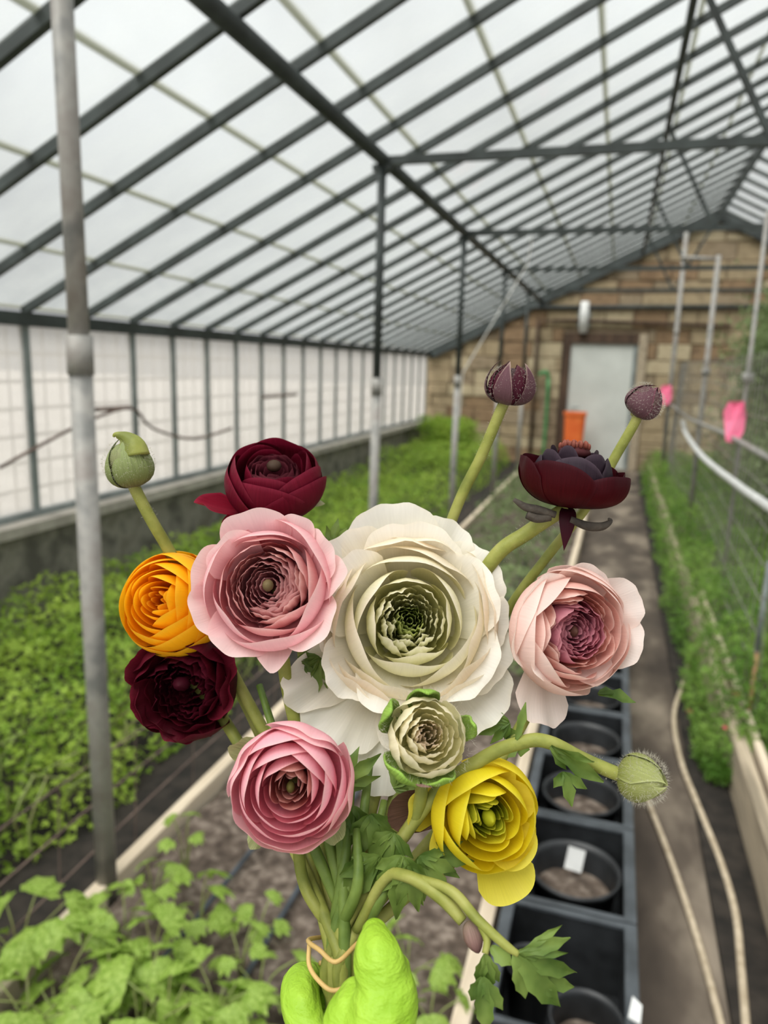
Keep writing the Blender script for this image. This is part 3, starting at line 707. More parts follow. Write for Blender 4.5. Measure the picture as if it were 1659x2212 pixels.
def cup(rho, z, D, R, bul):
    rm = rho * (1 + bul)
    return [(.05 * R, -D), (rm * .98, -D * .98), (rm * 1.12, z - .42 * (z + D)), (rho, z)]
def layers(root, off, fr, R, D, n, r0, rc, zc, zr, colf, mat, seed, g=.8, q=1.0, npet=(5, 5), hw=(1.0, .95), bul=(.08, .3), ruf=.05, spiral=.05, drop=.3, pw=2.4, edge=None, crumple=0., notch=0., nu=13, nv=8, turn=.9):
    rg = random.Random(seed); base = rg.random() * 6
    for i in range(n):
        t = i / max(1, n - 1); rho = R * (r0 + (rc - r0) * t ** g); z = R * (zc + (zr - zc) * t ** q)
        k = round(npet[0] + (npet[1] - npet[0]) * t); base += turn
        for j in range(k):
            a = base + 2 * math.pi * j / k + rg.uniform(-.15, .15)
            b_ = bul[0] + (bul[1] - bul[0]) * t
            rr = rho * rg.uniform(.95, 1.05); zz = z + R * .035 * rg.uniform(-1, 1)
            petal(root, off, fr, cup(rr, zz, D, R, b_), a, hw[0] + (hw[1] - hw[0]) * t, colf(t), mat, rg, drop=drop * rg.uniform(.7, 1.3), pw=pw, spiral=spiral * rg.uniform(.6, 1.3), ruf=ruf, nu=nu, nv=nv, edge=edge, crumple=crumple * (1 - .7 * t), notch=notch)
def rings(root, off, fr, R, D, lst, mat, seed, edge=None, turn=1.0, **kw):
    rg = random.Random(seed); base = rg.random() * 6
    for rho, z, bul, k, hw, cols, ex_ in lst:
        base += turn * rg.uniform(.8, 1.2); q = dict(kw); q.update(ex_)
        for j in range(k):
            a = base + 2 * math.pi * j / k + rg.uniform(-.12, .12); r = R * rho * rg.uniform(.97, 1.03); zz = R * (z + rg.uniform(-.02, .02)); rm = r + R * bul
            o = dict(nu=18, nv=13, drop=.42, pw=1.9, spiral=.05, ruf=.02); o.update(q); o['drop'] *= rg.uniform(.85, 1.15)
            petal(root, off, fr, [(.05 * R, -D), (rm * 1.05, -D), (rm * 1.12, zz - .36 * R), (r, zz)], a, hw, cols, mat, rg, edge=edge, **o)
def blob(root, off, fr, c, rad, col, mat, name='center', n=10, tip=0.):
    o, ex, ey, ez = fr; V, C, U, Fc = [], [], [], []
    m = 8
    for j in range(m + 1):
        th = math.pi * j / m
        for i in range(n):
            a = 2 * math.pi * i / n; rr = math.sin(th) * (1 - tip * max(0, math.cos(th)) ** 2)
            p = o + ex * c[0] + ey * c[1] + ez * c[2] + ex * (rad[0] * rr * math.cos(a)) + ey * (rad[1] * rr * math.sin(a)) + ez * (rad[2] * math.cos(th))
            V.append(p - off); C.append(col[0] + (col[1] - col[0]) * (j / m)); U.append((i / n * 3, j / m))
    for j in range(m):
        for i in range(n): Fc.append((j * n + i, (j + 1) * n + i, (j + 1) * n + (i + 1) % n, j * n + (i + 1) % n))
    return link(name, mesh(name, V, Fc, mat, True, C, U), root)
def fuzz(root, off, fr, rad, c0, n, L, seed, zmin=-1., zmax=1.):
    o, ex, ey, ez = fr; g = np.random.default_rng(seed); mb = MB()
    for _ in range(n):
        z_ = g.uniform(zmin, zmax); a = g.uniform(0, 6.283); q = math.sqrt(max(0, 1 - z_ * z_))
        d = ex * q * math.cos(a) + ey * q * math.sin(a) + ez * z_
        p = o + ez * c0 + ex * rad[0] * q * math.cos(a) + ey * rad[1] * q * math.sin(a) + ez * rad[2] * z_ - off
        h = d + g.normal(size=3) * .5; h /= np.linalg.norm(h); t = np.cross(h, CF); t /= np.linalg.norm(t) + 1e-9
        w = .00004; l = L * g.uniform(.5, 1.2)
        mb.add([p - t * w, p + t * w, p + h * l], [(0, 1, 2)])
    return tag(mb.build('fuzz', M['fuzz'], root), kind='stuff')
def stem_fuzz(root, off, pts, rr, n, L, seed):
    g = np.random.default_rng(seed); mb = MB(); c = catmull(pts, 6)
    for _ in range(n):
        k = g.integers(0, len(c) - 1); p = c[k] + (c[k + 1] - c[k]) * g.random(); d = c[k + 1] - c[k]; d = d / np.linalg.norm(d)
        h = np.cross(d, g.normal(size=3)); h /= np.linalg.norm(h); p = p + h * rr * .95; h = h + d * g.normal() * .3; t = np.cross(h, CF); t /= np.linalg.norm(t) + 1e-9
        mb.add([p - t * .00005 - off, p + t * .00005 - off, p + h * L * g.uniform(.5, 1.2) - off], [(0, 1, 2)])
    return tag(mb.build('fuzz', M['fuzz'], root), kind='stuff')
def stem(root, off, pts, rad, mat='stem', n=12, name='stem'):
    q = [np.asarray(p) - off for p in pts]; rad = [r_ * .84 for r_ in rad]
    return MB().tube(q, rad, n, 7).build(name, M[mat], root, True)
def leafobj(root, off, base, direction, normal, lobes, size, seed=0, bend=.2, mat='leaf', teeth=2, name='leaf'):
    V, Fc = lobed([(a_, l_, w_ * .8) for a_, l_, w_ in lobes], teeth, bend, seed, .3); x = np.asarray(direction, float); x /= np.linalg.norm(x); nn = np.asarray(normal, float); nn = nn - x * (nn @ x); nn /= np.linalg.norm(nn); y = np.cross(nn, x)
    Vw = [np.asarray(base) - off + size * (x * v[0] + y * v[1] + nn * v[2]) for v in V]
    return link(name, mesh(name, Vw, Fc, M[mat]), root)
def cdir(x, y, z): return CR * x + CU * y - CF * z      # direction: right, up, towards the lens
GRP = 'ranunculus flowers of the hand-held bouquet'
def flower_root(name, base, label, cat='flower'): return empty(name, base, label, cat, GRP)
def grip(i):                                               # stems run side by side through the rubber band into the fist
    a = i * 2.4; q = .0025 + .0016 * (i % 5)
    return [P(742 + 28 * math.cos(a), 2050, .300 + q * math.sin(a)), P(738 + 22 * math.cos(a), 2180, .297 + q * math.sin(a)), P(730 + 20 * math.cos(a), 2330, .297 + q * math.sin(a))]
def sepals(root, off, fr, R, D, n, cols, seed, refl=.2, ln=1.0, hw=.42):
    rg = random.Random(seed)
    for j in range(n):
        a = seed + 2 * math.pi * j / n
        petal(root, off, fr, [(.03 * R, -D), (.5 * R * ln, -D * 1.02), (.85 * R * ln, -D * .9), (1.0 * R * ln, -D * (.75 + refl * rg.uniform(-1, 1)))], a, hw, cols, M['sepal'], rg, drop=.7, pw=1.5, nu=8, nv=7, name='sepal', ruf=.05, wb=1.1)
MP = lambda d: d / F                                      # metres per pixel at distance d
def opn(L, zt, D, lift=.1): return [(.04 * L, -D), (.42 * L, -D * 1.0), (.78 * L, zt - lift * L), (L, zt)]
# --- large white flower
WC, WE = stops((0, '#e9e6b8'), (.45, '#f7efd6'), (1, '#fbf6ea')), lin('#fdf6e6')
d = .332; fr = frame(887, 1338, d, (.04, .26, 1)); R = 172 * MP(d); D = .85 * R
base = fr[0] - fr[3] * D
rt = flower_root('ranunculus', base, 'large creamy white ruffled flower with a green center at the heart of the bouquet')
rg = random.Random(5)
layers(rt, base, fr, R, D, 4, .04, .15, -.11, -.02, lambda t: stops((0, '#66782a'), (.7, '#98a950'), (1, '#c3c982')), M['petal'], 31, npet=(4, 6), hw=(.95, .68), ruf=.12, crumple=.1, spiral=.08, drop=.16, pw=3)
cw = lambda a, b, c: stops((0, a), (.55, b), (1, c))
rings(rt, base, fr, R, D, [(.19, .0, .04, 6, .68, cw('#b4bc6c', '#d5d7a0', '#e6e4c0'), dict(crumple=.06, ruf=.06)), (.245, .04, .06, 7, .6, cw('#c6cb80', '#e2e1b2', '#efecd0'), dict(crumple=.05, ruf=.06)),
    (.305, .075, .07, 7, .6, cw('#cbd088', '#e5e4b6', '#f0edd2'), dict(crumple=.04, ruf=.05)), (.37, .11, .09, 6, .7, cw('#cfd48c', '#e8e6ba', '#f2eed4'), dict(crumple=.03, ruf=.04)),
    (.45, .15, .13, 4, .98, cw('#cfd28a', '#e6e4b2', '#f1ecd0'), dict(crumple=.012)), (.56, .18, .17, 3, 1.15, cw('#d8d892', '#ebe8be', '#f4efd6'), {}), (.69, .18, .19, 3, 1.15, cw('#d8d892', '#efeac4', '#f5edd6'), {}),
    (.82, .12, .17, 4, .98, cw('#dad79a', '#f0e8c8', '#f7ead6'), dict(ruf=.035, notch=.01)), (.93, .07, .16, 5, .85, cw('#dad79a', '#f2e6ca', '#f8e8d4'), dict(ruf=.045, notch=.014)), (1.03, .02, .12, 5, .85, cw('#dcdaa4', '#f3eacf', '#f9efdc'), dict(ruf=.05, notch=.016))],
    M['petal'], 33, edge=WE)
for a, L, hw, zt, kw in ((100, 268, .62, -.12, {}), (66, 252, .5, -.25, {}), (38, 240, .52, -.22, {}), (6, 226, .55, -.3, {}), (-24, 240, .55, -.32, {}), (-52, 288, .5, -.36, {}), (-80, 300, .45, -.42, {}),
                         (-106, 375, .36, -.5, {}), (-126, 325, .42, -.36, {}), (-151, 325, .34, -.2, dict(pw=1.5, drop=.45)), (176, 210, .6, -.2, {}), (136, 252, .6, -.2, {}),
                         (86, 218, .75, .0, {}), (24, 205, .7, -.02, {}), (-40, 212, .7, -.04, {}), (-100, 212, .6, .06, {}), (-142, 225, .5, .02, dict(pw=1.6)), (150, 205, .7, .08, {})):
    a += rg.uniform(-3, 3)
    petal(rt, base, fr, opn(L * MP(d), zt * R, D, rg.uniform(.02, .12)), math.radians(a), hw, stops((0, '#dfe0aa'), (.4, '#f3eedb'), (1, '#fbf7ef')), M['petal'], rg, nu=26, nv=16, ruf=.05, spiral=.03, drop=kw.get('drop', .3), pw=kw.get('pw', 2.6), edge=WE, notch=.022, wb=1.0, crumple=.008)
sepals(rt, base, fr, R * .8, D * 1.02, 5, stops((0, '#7f9a4c'), (1, '#9aa860')), 2, .2)
stem(rt, base, [base, P(850, 1560, .35), P(790, 1800, .325)] + grip(0), [.0036] * 3 + [.0033] * 3)

# --- pink flower, upper left
PC = lambda a, b, c: (lambda t: stops((0, a), (.5, b), (1, c)))
d = .318; fr = frame(574, 1262, d, (-.04, .2, 1)); R = 140 * MP(d); D = 1.0 * R; base = fr[0] - fr[3] * D; rg = random.Random(8)
rt = flower_root('ranunculus', base, 'open pale pink flower with crinkled mauve heart beside the white flower')
PE = lin('#f9dcd8')
blob(rt, base, fr, (0, 0, -.18 * R), (.09 * R, .10 * R, .11 * R), (lin('#8a7a55'), lin('#5b4a35')), M['petal'])
layers(rt, base, fr, R, D, 6, .13, .40, -.20, -.05, PC('#c47e88', '#d89da6', '#e6b8b6'), M['petal'], 41, npet=(5, 6), hw=(.85, .72), ruf=.06, crumple=.05, spiral=.07, edge=lin('#dcb0aa'), drop=.16, pw=3)
c1 = PC('#c8868e', '#dca0a4', '#dfb2a8')(0); c2 = PC('#dc95a0', '#e7a6ac', '#e9b6b0')(0); c3 = PC('#e59eac', '#efb0b8', '#f4c6c8')(0)
rings(rt, base, fr, R, D, [(.46, .0, .06, 6, .75, c1, dict(crumple=.03)), (.53, .05, .08, 5, .85, c1, dict(crumple=.02)), (.60, .10, .1, 4, .98, c2, dict(crumple=.015)), (.67, .12, .12, 4, .95, c2, {}), (.76, .17, .16, 3, 1.15, c3, dict(nu=24)), (.87, .18, .18, 3, 1.15, c3, dict(nu=24))], M['petal'], 43, edge=PE)
for a, L, hw, zt, dr, pw in ((104, 170, .62, .06, .25, 3), (62, 168, .5, .08, .4, 1.8), (30, 168, .5, .14, .3, 2.2), (8, 182, .5, .2, .5, 1.5), (-42, 176, .62, .12, .35, 2), (-86, 186, .42, -.05, .5, 1.4), (-122, 168, .6, .0, .3, 2.5), (-158, 172, .55, .0, .25, 3), (168, 166, .55, .04, .25, 3), (138, 140, .6, .12, .25, 3)):
    petal(rt, base, fr, opn(L * MP(d), zt * R, D, .22), math.radians(a), hw, stops((0, '#eab0bb'), (.45, '#f2c0c6'), (1, '#f8dbd9')), M['petal'], rg, nu=24, nv=15, ruf=.06, spiral=.06, drop=dr, pw=pw, edge=PE, wb=1.0)
sepals(rt, base, fr, R * .9, D, 5, stops((0, '#7f9a4c'), (1, '#a5b070')), 1, .3)
stem(rt, base, [base, P(620, 1480, .335), P(690, 1780, .332)] + grip(1), [.0036] * 3 + [.0034] * 3)

# --- blush flower, right
d = .322; fr = frame(1256, 1368, d, (.30, .02, 1)); R = 118 * MP(d); D = 1.15 * R; base = fr[0] - fr[3] * D; rg = random.Random(9)
rt = flower_root('ranunculus', base, 'blush flower with a rose-purple heart and one low white hanging petal')
BE = lin('#f9e4da')
blob(rt, base, fr, (0, 0, -.30 * R), (.09 * R, .12 * R, .16 * R), (lin('#6d4a3c'), lin('#4c2c2a')), M['petal'], tip=.4)
layers(rt, base, fr, R, D, 7, .13, .46, -.20, .0, PC('#a9506c', '#c06c86', '#d08a98'), M['petal'], 51, npet=(5, 7), hw=(.85, .65), ruf=.06, crumple=.05, spiral=.07, edge=lin('#d9a0a6'), drop=.18, pw=3)
c1 = PC('#cb8488', '#d9988f', '#deab9c')(0); c2 = PC('#dfa09c', '#eab5ac', '#f0c6ba')(0); c3 = PC('#ecc0b6', '#f4d2c8', '#f8dfd6')(0)
rings(rt, base, fr, R, D, [(.54, -.03, .06, 6, .65, c1, dict(crumple=.03)), (.61, .03, .08, 6, .68, c1, dict(crumple=.02)), (.69, .08, .1, 5, .8, c2, dict(crumple=.012)), (.77, .11, .14, 4, .95, c2, {}), (.86, .12, .17, 4, 1.0, c3, {}), (.95, .08, .18, 3, 1.15, c3, dict(nu=24)), (1.04, .02, .16, 4, .95, c3, dict(nu=22))], M['petal'], 53, edge=BE)
for a, L, hw, zt, dr, pw in ((182, 150, .85, -.25, .3, 2.2), (130, 145, .7, -.2, .3, 2.5), (72, 150, .6, -.2, .3, 2.6), (26, 168, .5, .0, .25, 2.8), (-12, 160, .6, .0, .3, 2.4), (-104, 222, .42, -.65, .25, 2.8), (-60, 128, .6, -.1, .35, 2.2), (-140, 135, .6, -.05, .4, 1.8)):
    petal(rt, base, fr, opn(L * MP(d), zt * R, D, .16), math.radians(a), hw, stops((0, '#efcfc4'), (.45, '#f4dcd2'), (1, '#f8ebe4')), M['petal'], rg, nu=24, nv=15, ruf=.04, spiral=.05, drop=dr, pw=pw, edge=BE, wb=1.0, notch=.012)
sepals(rt, base, fr, R * .8, D, 5, stops((0, '#8f9a5c'), (1, '#c5bd98')), 2.2, .4)
stem(rt, base, [base, P(1165, 1480, .345), P(1080, 1640, .335), P(900, 1850, .325)] + grip(2), [.0032] * 4 + [.003] * 3)
leafobj(rt, base, P(1292, 1500, .335), cdir(1, -.05, .1), cdir(0, 1, .6), [(0, 1, .3), (.5, .6, .2)], .017, 3)
leafobj(rt, base, P(1130, 1590, .335), cdir(-.6, -.5, .1), cdir(0, .5, 1), [(0, 1, .35), (.7, .6, .3), (-.7, .6, .3)], .015, 4)

# --- pink flower, lower left
d = .284; fr = frame(624, 1708, d, (.03, .1, 1)); R = 122 * MP(d); D = 1.05 * R; base = fr[0] - fr[3] * D; rg = random.Random(12)
rt = flower_root('ranunculus', base, 'rose pink flower in tidy overlapping rings just above the gloved hand')
QE = lin('#f5d0cb')
blob(rt, base, fr, (0, -.02 * R, -.34 * R), (.08 * R, .11 * R, .15 * R), (lin('#6e6a35'), lin('#3c3a20')), M['petal'])
c0 = PC('#b5766f', '#c78a82', '#d9a598')(0); c1 = PC('#dc869a', '#ec9fae', '#f2b5bf')(0); c2 = PC('#e290a3', '#f0a8b7', '#f5bfc7')(0); c3 = PC('#e299ab', '#efb0bc', '#f5c8cc')(0)
rings(rt, base, fr, R, D, [(.14, -.24, .03, 4, .95, c0, {}), (.19, -.16, .04, 4, .95, c0, {}), (.25, -.08, .05, 4, .95, c0, dict(crumple=.02)), (.32, .0, .08, 4, 1.0, c0, {}), (.41, .06, .12, 3, 1.2, c1, {}), (.51, .10, .15, 3, 1.2, c1, {}), (.61, .12, .17, 3, 1.2, c2, {}),
    (.72, .10, .18, 3, 1.2, c2, dict(nu=22)), (.83, .06, .18, 3, 1.2, c2, dict(nu=22)), (.94, .03, .12, 4, .95, c3, dict(ruf=.035, nu=22)), (1.05, .0, .06, 5, .8, c3, dict(ruf=.05, nu=22, drop=.3))], M['petal'], 62, edge=QE)
for a, L, hw in ((150, 1.32, .3), (238, 1.42, .2), (-50, 1.42, .3), (60, 1.0, .3)):
    petal(rt, base, fr, [(.05 * R, -D), (.6 * R * L, -D * 1.02), (.9 * R * L, -D * .8), (R * L, -D * .55)], math.radians(a), hw, stops((0, '#7d9648'), (1, '#b0b884')), M['sepal'], rg, drop=.5, pw=1.8, nu=12, nv=10, name='sepal', ruf=.06, wb=1.1)
stem(rt, base, [base, P(650, 1880, .312), P(690, 1970, .306)] + grip(3), [.003] * 3 + [.0028] * 3)

# --- orange-yellow flower, left
d = .338; fr = frame(330, 1294, d, (-.26, .24, 1)); R = 112 * MP(d); D = 1.35 * R; base = fr[0] - fr[3] * D; rg = random.Random(13)
rt = flower_root('ranunculus', base, 'golden orange tightly layered flower resting above a dark red one')
OE = lin('#ffd23a')
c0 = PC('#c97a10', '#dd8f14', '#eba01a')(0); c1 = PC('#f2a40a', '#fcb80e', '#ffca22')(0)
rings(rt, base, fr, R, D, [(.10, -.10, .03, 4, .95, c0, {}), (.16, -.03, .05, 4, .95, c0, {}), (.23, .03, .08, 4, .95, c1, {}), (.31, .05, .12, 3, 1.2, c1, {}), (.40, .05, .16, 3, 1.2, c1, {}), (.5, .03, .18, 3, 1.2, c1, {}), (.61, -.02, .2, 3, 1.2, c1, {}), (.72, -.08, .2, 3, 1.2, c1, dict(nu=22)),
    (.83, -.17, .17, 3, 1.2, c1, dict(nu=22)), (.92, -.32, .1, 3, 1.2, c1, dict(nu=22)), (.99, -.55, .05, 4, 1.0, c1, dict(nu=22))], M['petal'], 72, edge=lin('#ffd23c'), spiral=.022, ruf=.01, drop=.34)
sepals(rt, base, fr, R * .6, D, 4, stops((0, '#8aa558'), (1, '#c6c28c')), .5, .3)
stem(rt, base, [base, P(490, 1440, .376), P(560, 1580, .372), P(640, 1770, .345)] + grip(4), [.0036] * 4 + [.0032] * 3)

# --- bright yellow flower
d = .297; fr = frame(1066, 1776, d, (.20, .08, 1)); R = 110 * MP(d); D = 1.15 * R; base = fr[0] - fr[3] * D; rg = random.Random(14)
rt = flower_root('ranunculus', base, 'bright lemon yellow flower with a green heart and drooping lower petal')
YE = lin('#fbee5a')
blob(rt, base, fr, (0, 0, -.26 * R), (.13 * R, .17 * R, .26 * R), (lin('#c5c22c'), lin('#8f9a20')), M['petal'], tip=.5)
c0 = PC('#6d7a16', '#97a222', '#bcbf34')(0); c1 = PC('#d2ca1e', '#ecd926', '#f6e634')(0); c2 = PC('#e6d41c', '#f5e026', '#f9e936')(0)
rings(rt, base, fr, R, D, [(.20, -.14, .04, 4, .9, c0, {}), (.26, -.08, .05, 5, .75, c0, {}), (.33, -.02, .06, 5, .75, c0, dict(crumple=.02)), (.41, .02, .08, 4, .95, PC('#a9ad22', '#cfc92a', '#e3d83a')(0), {}), (.52, .09, .12, 4, .95, c1, {}), (.66, .12, .18, 3, 1.2, c1, dict(nu=22)), (.82, .07, .2, 3, 1.2, c2, dict(nu=22)), (.98, -.08, .16, 3, 1.2, c2, dict(nu=24))], M['petal'], 82, edge=YE, spiral=.03)
for a, L, hw, zt, dr, pw in ((-70, 208, .42, -.5, .22, 3.), (-48, 135, .6, -.2, .3, 2.4), (175, 178, .36, -.55, .25, 2.6), (-150, 150, .5, -.3, .45, 1.7), (20, 112, .6, -.3, .3, 2.4), (80, 122, .7, -.3, .3, 2.5)):
    petal(rt, base, fr, opn(L * MP(d), zt * R, D, .14), math.radians(a), hw, stops((0, '#d5c71a'), (.45, '#f0dd2c'), (1, '#f6e95c')), M['petal'], rg, nu=22, nv=14, ruf=.03, spiral=.03, drop=dr, pw=pw, edge=YE, wb=1.0)
BRS = stops((0, '#6a7040'), (.4, '#6b5142'), (1, '#5d4238'))
for a, L, hw in ((178, 2.0, .42), (-120, 1.0, .45), (60, .8, .4), (-35, 1.15, .35)):
    petal(rt, base, fr, [(.05 * R, -D * 1.0), (.5 * R * L, -D * 1.05), (.9 * R * L, -D * .75), (R * L, -D * .55)], math.radians(a), hw, BRS, M['sepal'], rg, drop=.6, pw=1.7, nu=12, nv=9, name='sepal', curl=-.25)
stem(rt, base, [base, P(985, 1850, .318), P(860, 1950, .312)] + grip(5), [.0032] * 3 + [.003] * 3)

# --- burgundy flower at the top
def dark(t): return stops((0, '#3c0713'), (.5, '#5d0c1f'), (1, '#72142a'))
d = .352; fr = frame(592, 1008, d, (.05, .78, .62)); R = 98 * MP(d); D = 1.15 * R; base = fr[0] - fr[3] * D; rg = random.Random(15)
DE = lin('#8a2a40')
rt = flower_root('ranunculus', base, 'glossy burgundy cup-shaped flower held above the pale pink flower')
blob(rt, base, fr, (0, 0, .02 * R), (.17 * R, .17 * R, .12 * R), (lin('#5a4636'), lin('#2c1216')), M['petal'])
layers(rt, base, fr, R, D, 5, .22, .52, -.06, -.02, lambda t: stops((0, '#4a1420'), (1, '#7a3442')), M['velvet'], 91, npet=(4, 5), hw=(.98, .85), ruf=.05, crumple=.03, spiral=.06, edge=lin('#8a4a52'), drop=.14, pw=3)
rings(rt, base, fr, R, D, [(.58, .12, .1, 4, .9, dark(0), {}), (.70, .18, .16, 3, 1.1, dark(0), {}), (.82, .2, .2, 3, 1.1, dark(0), dict(nu=22)), (.92, .12, .16, 3, 1.1, dark(0), dict(nu=24)), (.99, .0, .1, 3, 1.1, dark(0), dict(nu=24))], M['velvet'], 92, edge=DE, drop=.32, pw=2.2)
for a, L, hw, zt in ((205, 172, .42, -.5), (238, 150, .5, -.75), (-70, 95, .6, -.8)):
    petal(rt, base, fr, opn(L * MP(d), zt * R, D, .2), math.radians(a), hw, stops((0, '#5a0a1c'), (.5, '#7d1026'), (1, '#8a1830')), M['velvet'], rg, nu=20, nv=13, ruf=.06, spiral=-.05, drop=.35, pw=2, edge=lin('#a03048'), curl=-.12, wb=1.)
sepals(rt, base, fr, R * 1.1, D * .9, 4, stops((0, '#7f8a50'), (1, '#a8a37c')), .1, .5, 1.0, .3)
stem(rt, base, [base, P(640, 1320, .37), P(690, 1650, .34), P(720, 1880, .325)] + grip(6), [.0034] * 4 + [.003] * 3)

# --- dark red flower, lower left
d = .345; fr = frame(388, 1492, d, (-.06, .02, 1)); R = 100 * MP(d); D = 1.0 * R; base = fr[0] - fr[3] * D; rg = random.Random(16)
def darker(t): return stops((0, '#22040b'), (.5, '#3d0712'), (1, '#56101f'))
rt = flower_root('ranunculus', base, 'dark wine red flower with ragged petals tucked under the orange one')
blob(rt, base, fr, (-.03 * R, .1 * R, -.2 * R), (.2 * R, .16 * R, .2 * R), (lin('#4a1020'), lin('#240610')), M['velvet'], tip=.6)
layers(rt, base, fr, R, D, 6, .18, .62, -.34, -.05, lambda t: stops((0, '#24040b'), (1, '#5a1626')), M['velvet'], 101, npet=(5, 6), hw=(.7, .6), ruf=.12, crumple=.1, spiral=.09, edge=lin('#6d2436'))
layers(rt, base, fr, R, D, 3, .72, .95, .0, .1, darker, M['velvet'], 102, npet=(5, 5), hw=(.75, .75), ruf=.06, spiral=.08, drop=.35, pw=2.2, edge=lin('#6a1e30'), nu=18, nv=12)
for a, L, hw, zt, dr, pw in ((150, 128, .55, .0, .25, 3), (200, 112, .6, .05, .25, 3), (30, 140, .5, .1, .4, 1.8), (-15, 115, .6, .0, .3, 2.5), (-95, 118, .6, -.1, .3, 2.5), (-60, 118, .3, -.2, .4, 1.7), (-140, 112, .5, -.1, .3, 2.5), (90, 95, .7, -.1, .3, 2.5)):
    petal(rt, base, fr, opn(L * MP(d), zt * R, D, .15), math.radians(a), hw, darker(1), M['velvet'], rg, nu=20, nv=13, ruf=.08, spiral=.06, drop=dr, pw=pw, edge=lin('#70182c'), wb=1., notch=.02)
sepals(rt, base, fr, R * 1.0, D * .9, 4, stops((0, '#5f6a3c'), (1, '#6a4a4c')), 2.9, .5, 1.15, .22)
stem(rt, base, [base, P(500, 1580, .355), P(610, 1780, .337)] + grip(7), [.0034] * 3 + [.003] * 3)

# --- near-black flower at the right, seen from the side
d = .338; fr = frame(1238, 1000, d, (.10, .97, .10)); R = 92 * MP(d); D = 1.05 * R; base = fr[0] - fr[3] * D; rg = random.Random(17)
rt = flower_root('ranunculus', base, 'nearly black maroon flower seen from the side with coppery stamens on top')
sl = lambda t: stops((0, '#240c14'), (.5, '#2c1a22'), (1, '#352a34'))
layers(rt, base, fr, R, D, 3, .5, .80, .36, .16, sl, M['velvet'], 111, npet=(4, 4), hw=(.8, .85), ruf=.03, spiral=.06, drop=.3, pw=2.4, edge=lin('#5a4a54'), nu=16, nv=12)
for a, L, hw, zt, z2 in ((228, 112, .95, .0, .2), (-50, 114, .85, -.2, .2), (125, 106, .9, .1, .2), (45, 104, .9, .05, .2), (180, 108, .8, .06, .2), (0, 108, .7, -.1, .2)):
    petal(rt, base, fr, [(.05 * R, -D), (.95 * L * MP(d), -D * 1.0), (1.12 * L * MP(d), zt * R - .45 * R), (L * MP(d), zt * R)], math.radians(a), hw, stops((0, '#2a0409'), (.5, '#4a060f'), (1, '#380a12')), M['velvet'], rg, nu=24, nv=15, ruf=.07, spiral=.08, drop=.28, pw=2.6, edge=lin('#4a2028'), wb=.95)
STM = blob(rt, base, fr, (0, 0, .24 * R), (.4 * R, .4 * R, .18 * R), (lin('#6a3436'), lin('#3c1a1e')), M['petal'])
for k in range(34):
    a = k * 2.399; q = .36 * R * math.sqrt(k / 34); blob(STM, base, fr, (q * math.cos(a), q * math.sin(a), (.36 + .1 * rg.random()) * R), (.05 * R, .05 * R, .09 * R), (lin('#b06a58'), lin('#7a3a34')), M['petal'], 'stamen', 6)
SD = stops((0, '#5a5a44'), (1, '#6a625a'))
petal(rt, base, fr, [(.02 * R, -D), (.35 * R, -D * 1.0), (.48 * R, -D * 1.4), (.42 * R, -D * 1.95)], math.radians(262), .95, stops((0, '#2a0a12'), (1, '#3f1420')), M['velvet'], rg, nu=14, nv=12, drop=.8, pw=1.0, name='bract', curl=-.3)
for pts in (((1200, 1112), (1165, 1102), (1135, 1095), (1110, 1079)), ((1232, 1122), (1268, 1136), (1300, 1137), (1319, 1126), (1314, 1120)), ((1190, 1118), (1160, 1120), (1138, 1112))):
    MB().tube([P(x, y, .334) - base for x, y in pts], [.0016, .0021, .0019, .001, .0005][:len(pts)], 8, 5).build('sepal', M['drysepal'], rt, True)
sp = [base, P(1140, 1150, .345), P(1060, 1215, .348), P(960, 1400, .36), P(860, 1700, .335)]
stem(rt, base, sp + grip(8), [.0036, .0042, .0042, .004, .0036] + [.0034] * 3)
stem_fuzz(rt, base, sp[:3], .0045, 120, .0012, 3)

# --- buds
def bud(name, label, px, py, d, ax, rpx, zs, cols, stempts, srad, gi, n=4, open_=0., seed=1, inner=None, nf=1300, tipc=None, fz=.0022):
    fr = frame(px, py, d, ax); R = rpx * MP(d); rg = random.Random(seed)
    D = R * zs; base = fr[0] - fr[3] * D
    rt = flower_root(name, base, label, 'bud')
    blob(rt, base, fr, (0, 0, 0), (.86 * R, .86 * R, .88 * D), (inner[1] if inner else cols[-1][1], cols[0][1]), M['sepal'], 'bud_core', 16)
    if inner:
        for k in range(6):
            petal(rt, base, fr, [(.05 * R, -D), (1.12 * R, -D), (1.18 * R, .35 * D), (.25 * R * (1 + open_), D * (1.0 + .1 * rg.random()))], seed + k * 1.05, .7, stops((0, inner[2]), (1, inner[3])), M['velvet'], rg, nu=12, nv=10, spiral=.06, drop=.4, pw=1.8, edge=lin('#7a5058'))
    for k in range(n):
        a = seed + 2 * math.pi * k / n
        petal(rt, base, fr, [(.04 * R, -D * 1.02), (1.3 * R, -D * 1.05), (1.3 * R, .35 * D), ((.06 + 1.9 * open_) * R, D * (1.08 + .55 * open_))], a, .58 if open_ else .9, cols, M['sepal'], rg, nu=14, nv=12, spiral=.07, drop=.45 if not open_ else .75, pw=1.5, name='sepal', edge=tipc)
    fuzz(rt, base, fr, (1.03 * R, 1.03 * R, 1.02 * D), 0, nf, fz, seed, -1, .9)
    pts = [base + fr[3] * R * .1] + [P(*q) for q in stempts]
    stem(rt, base, pts + (grip(gi) if gi is not None else []), [srad * 1.0] * len(pts) + ([srad * .85] * 3 if gi is not None else []))
    stem_fuzz(rt, base, pts[:3], srad, 140, .0011, seed + 50)
    return rt, base, fr
MAR = stops((0, '#6d5f54'), (.3, '#66484e'), (1, '#5a3840'))
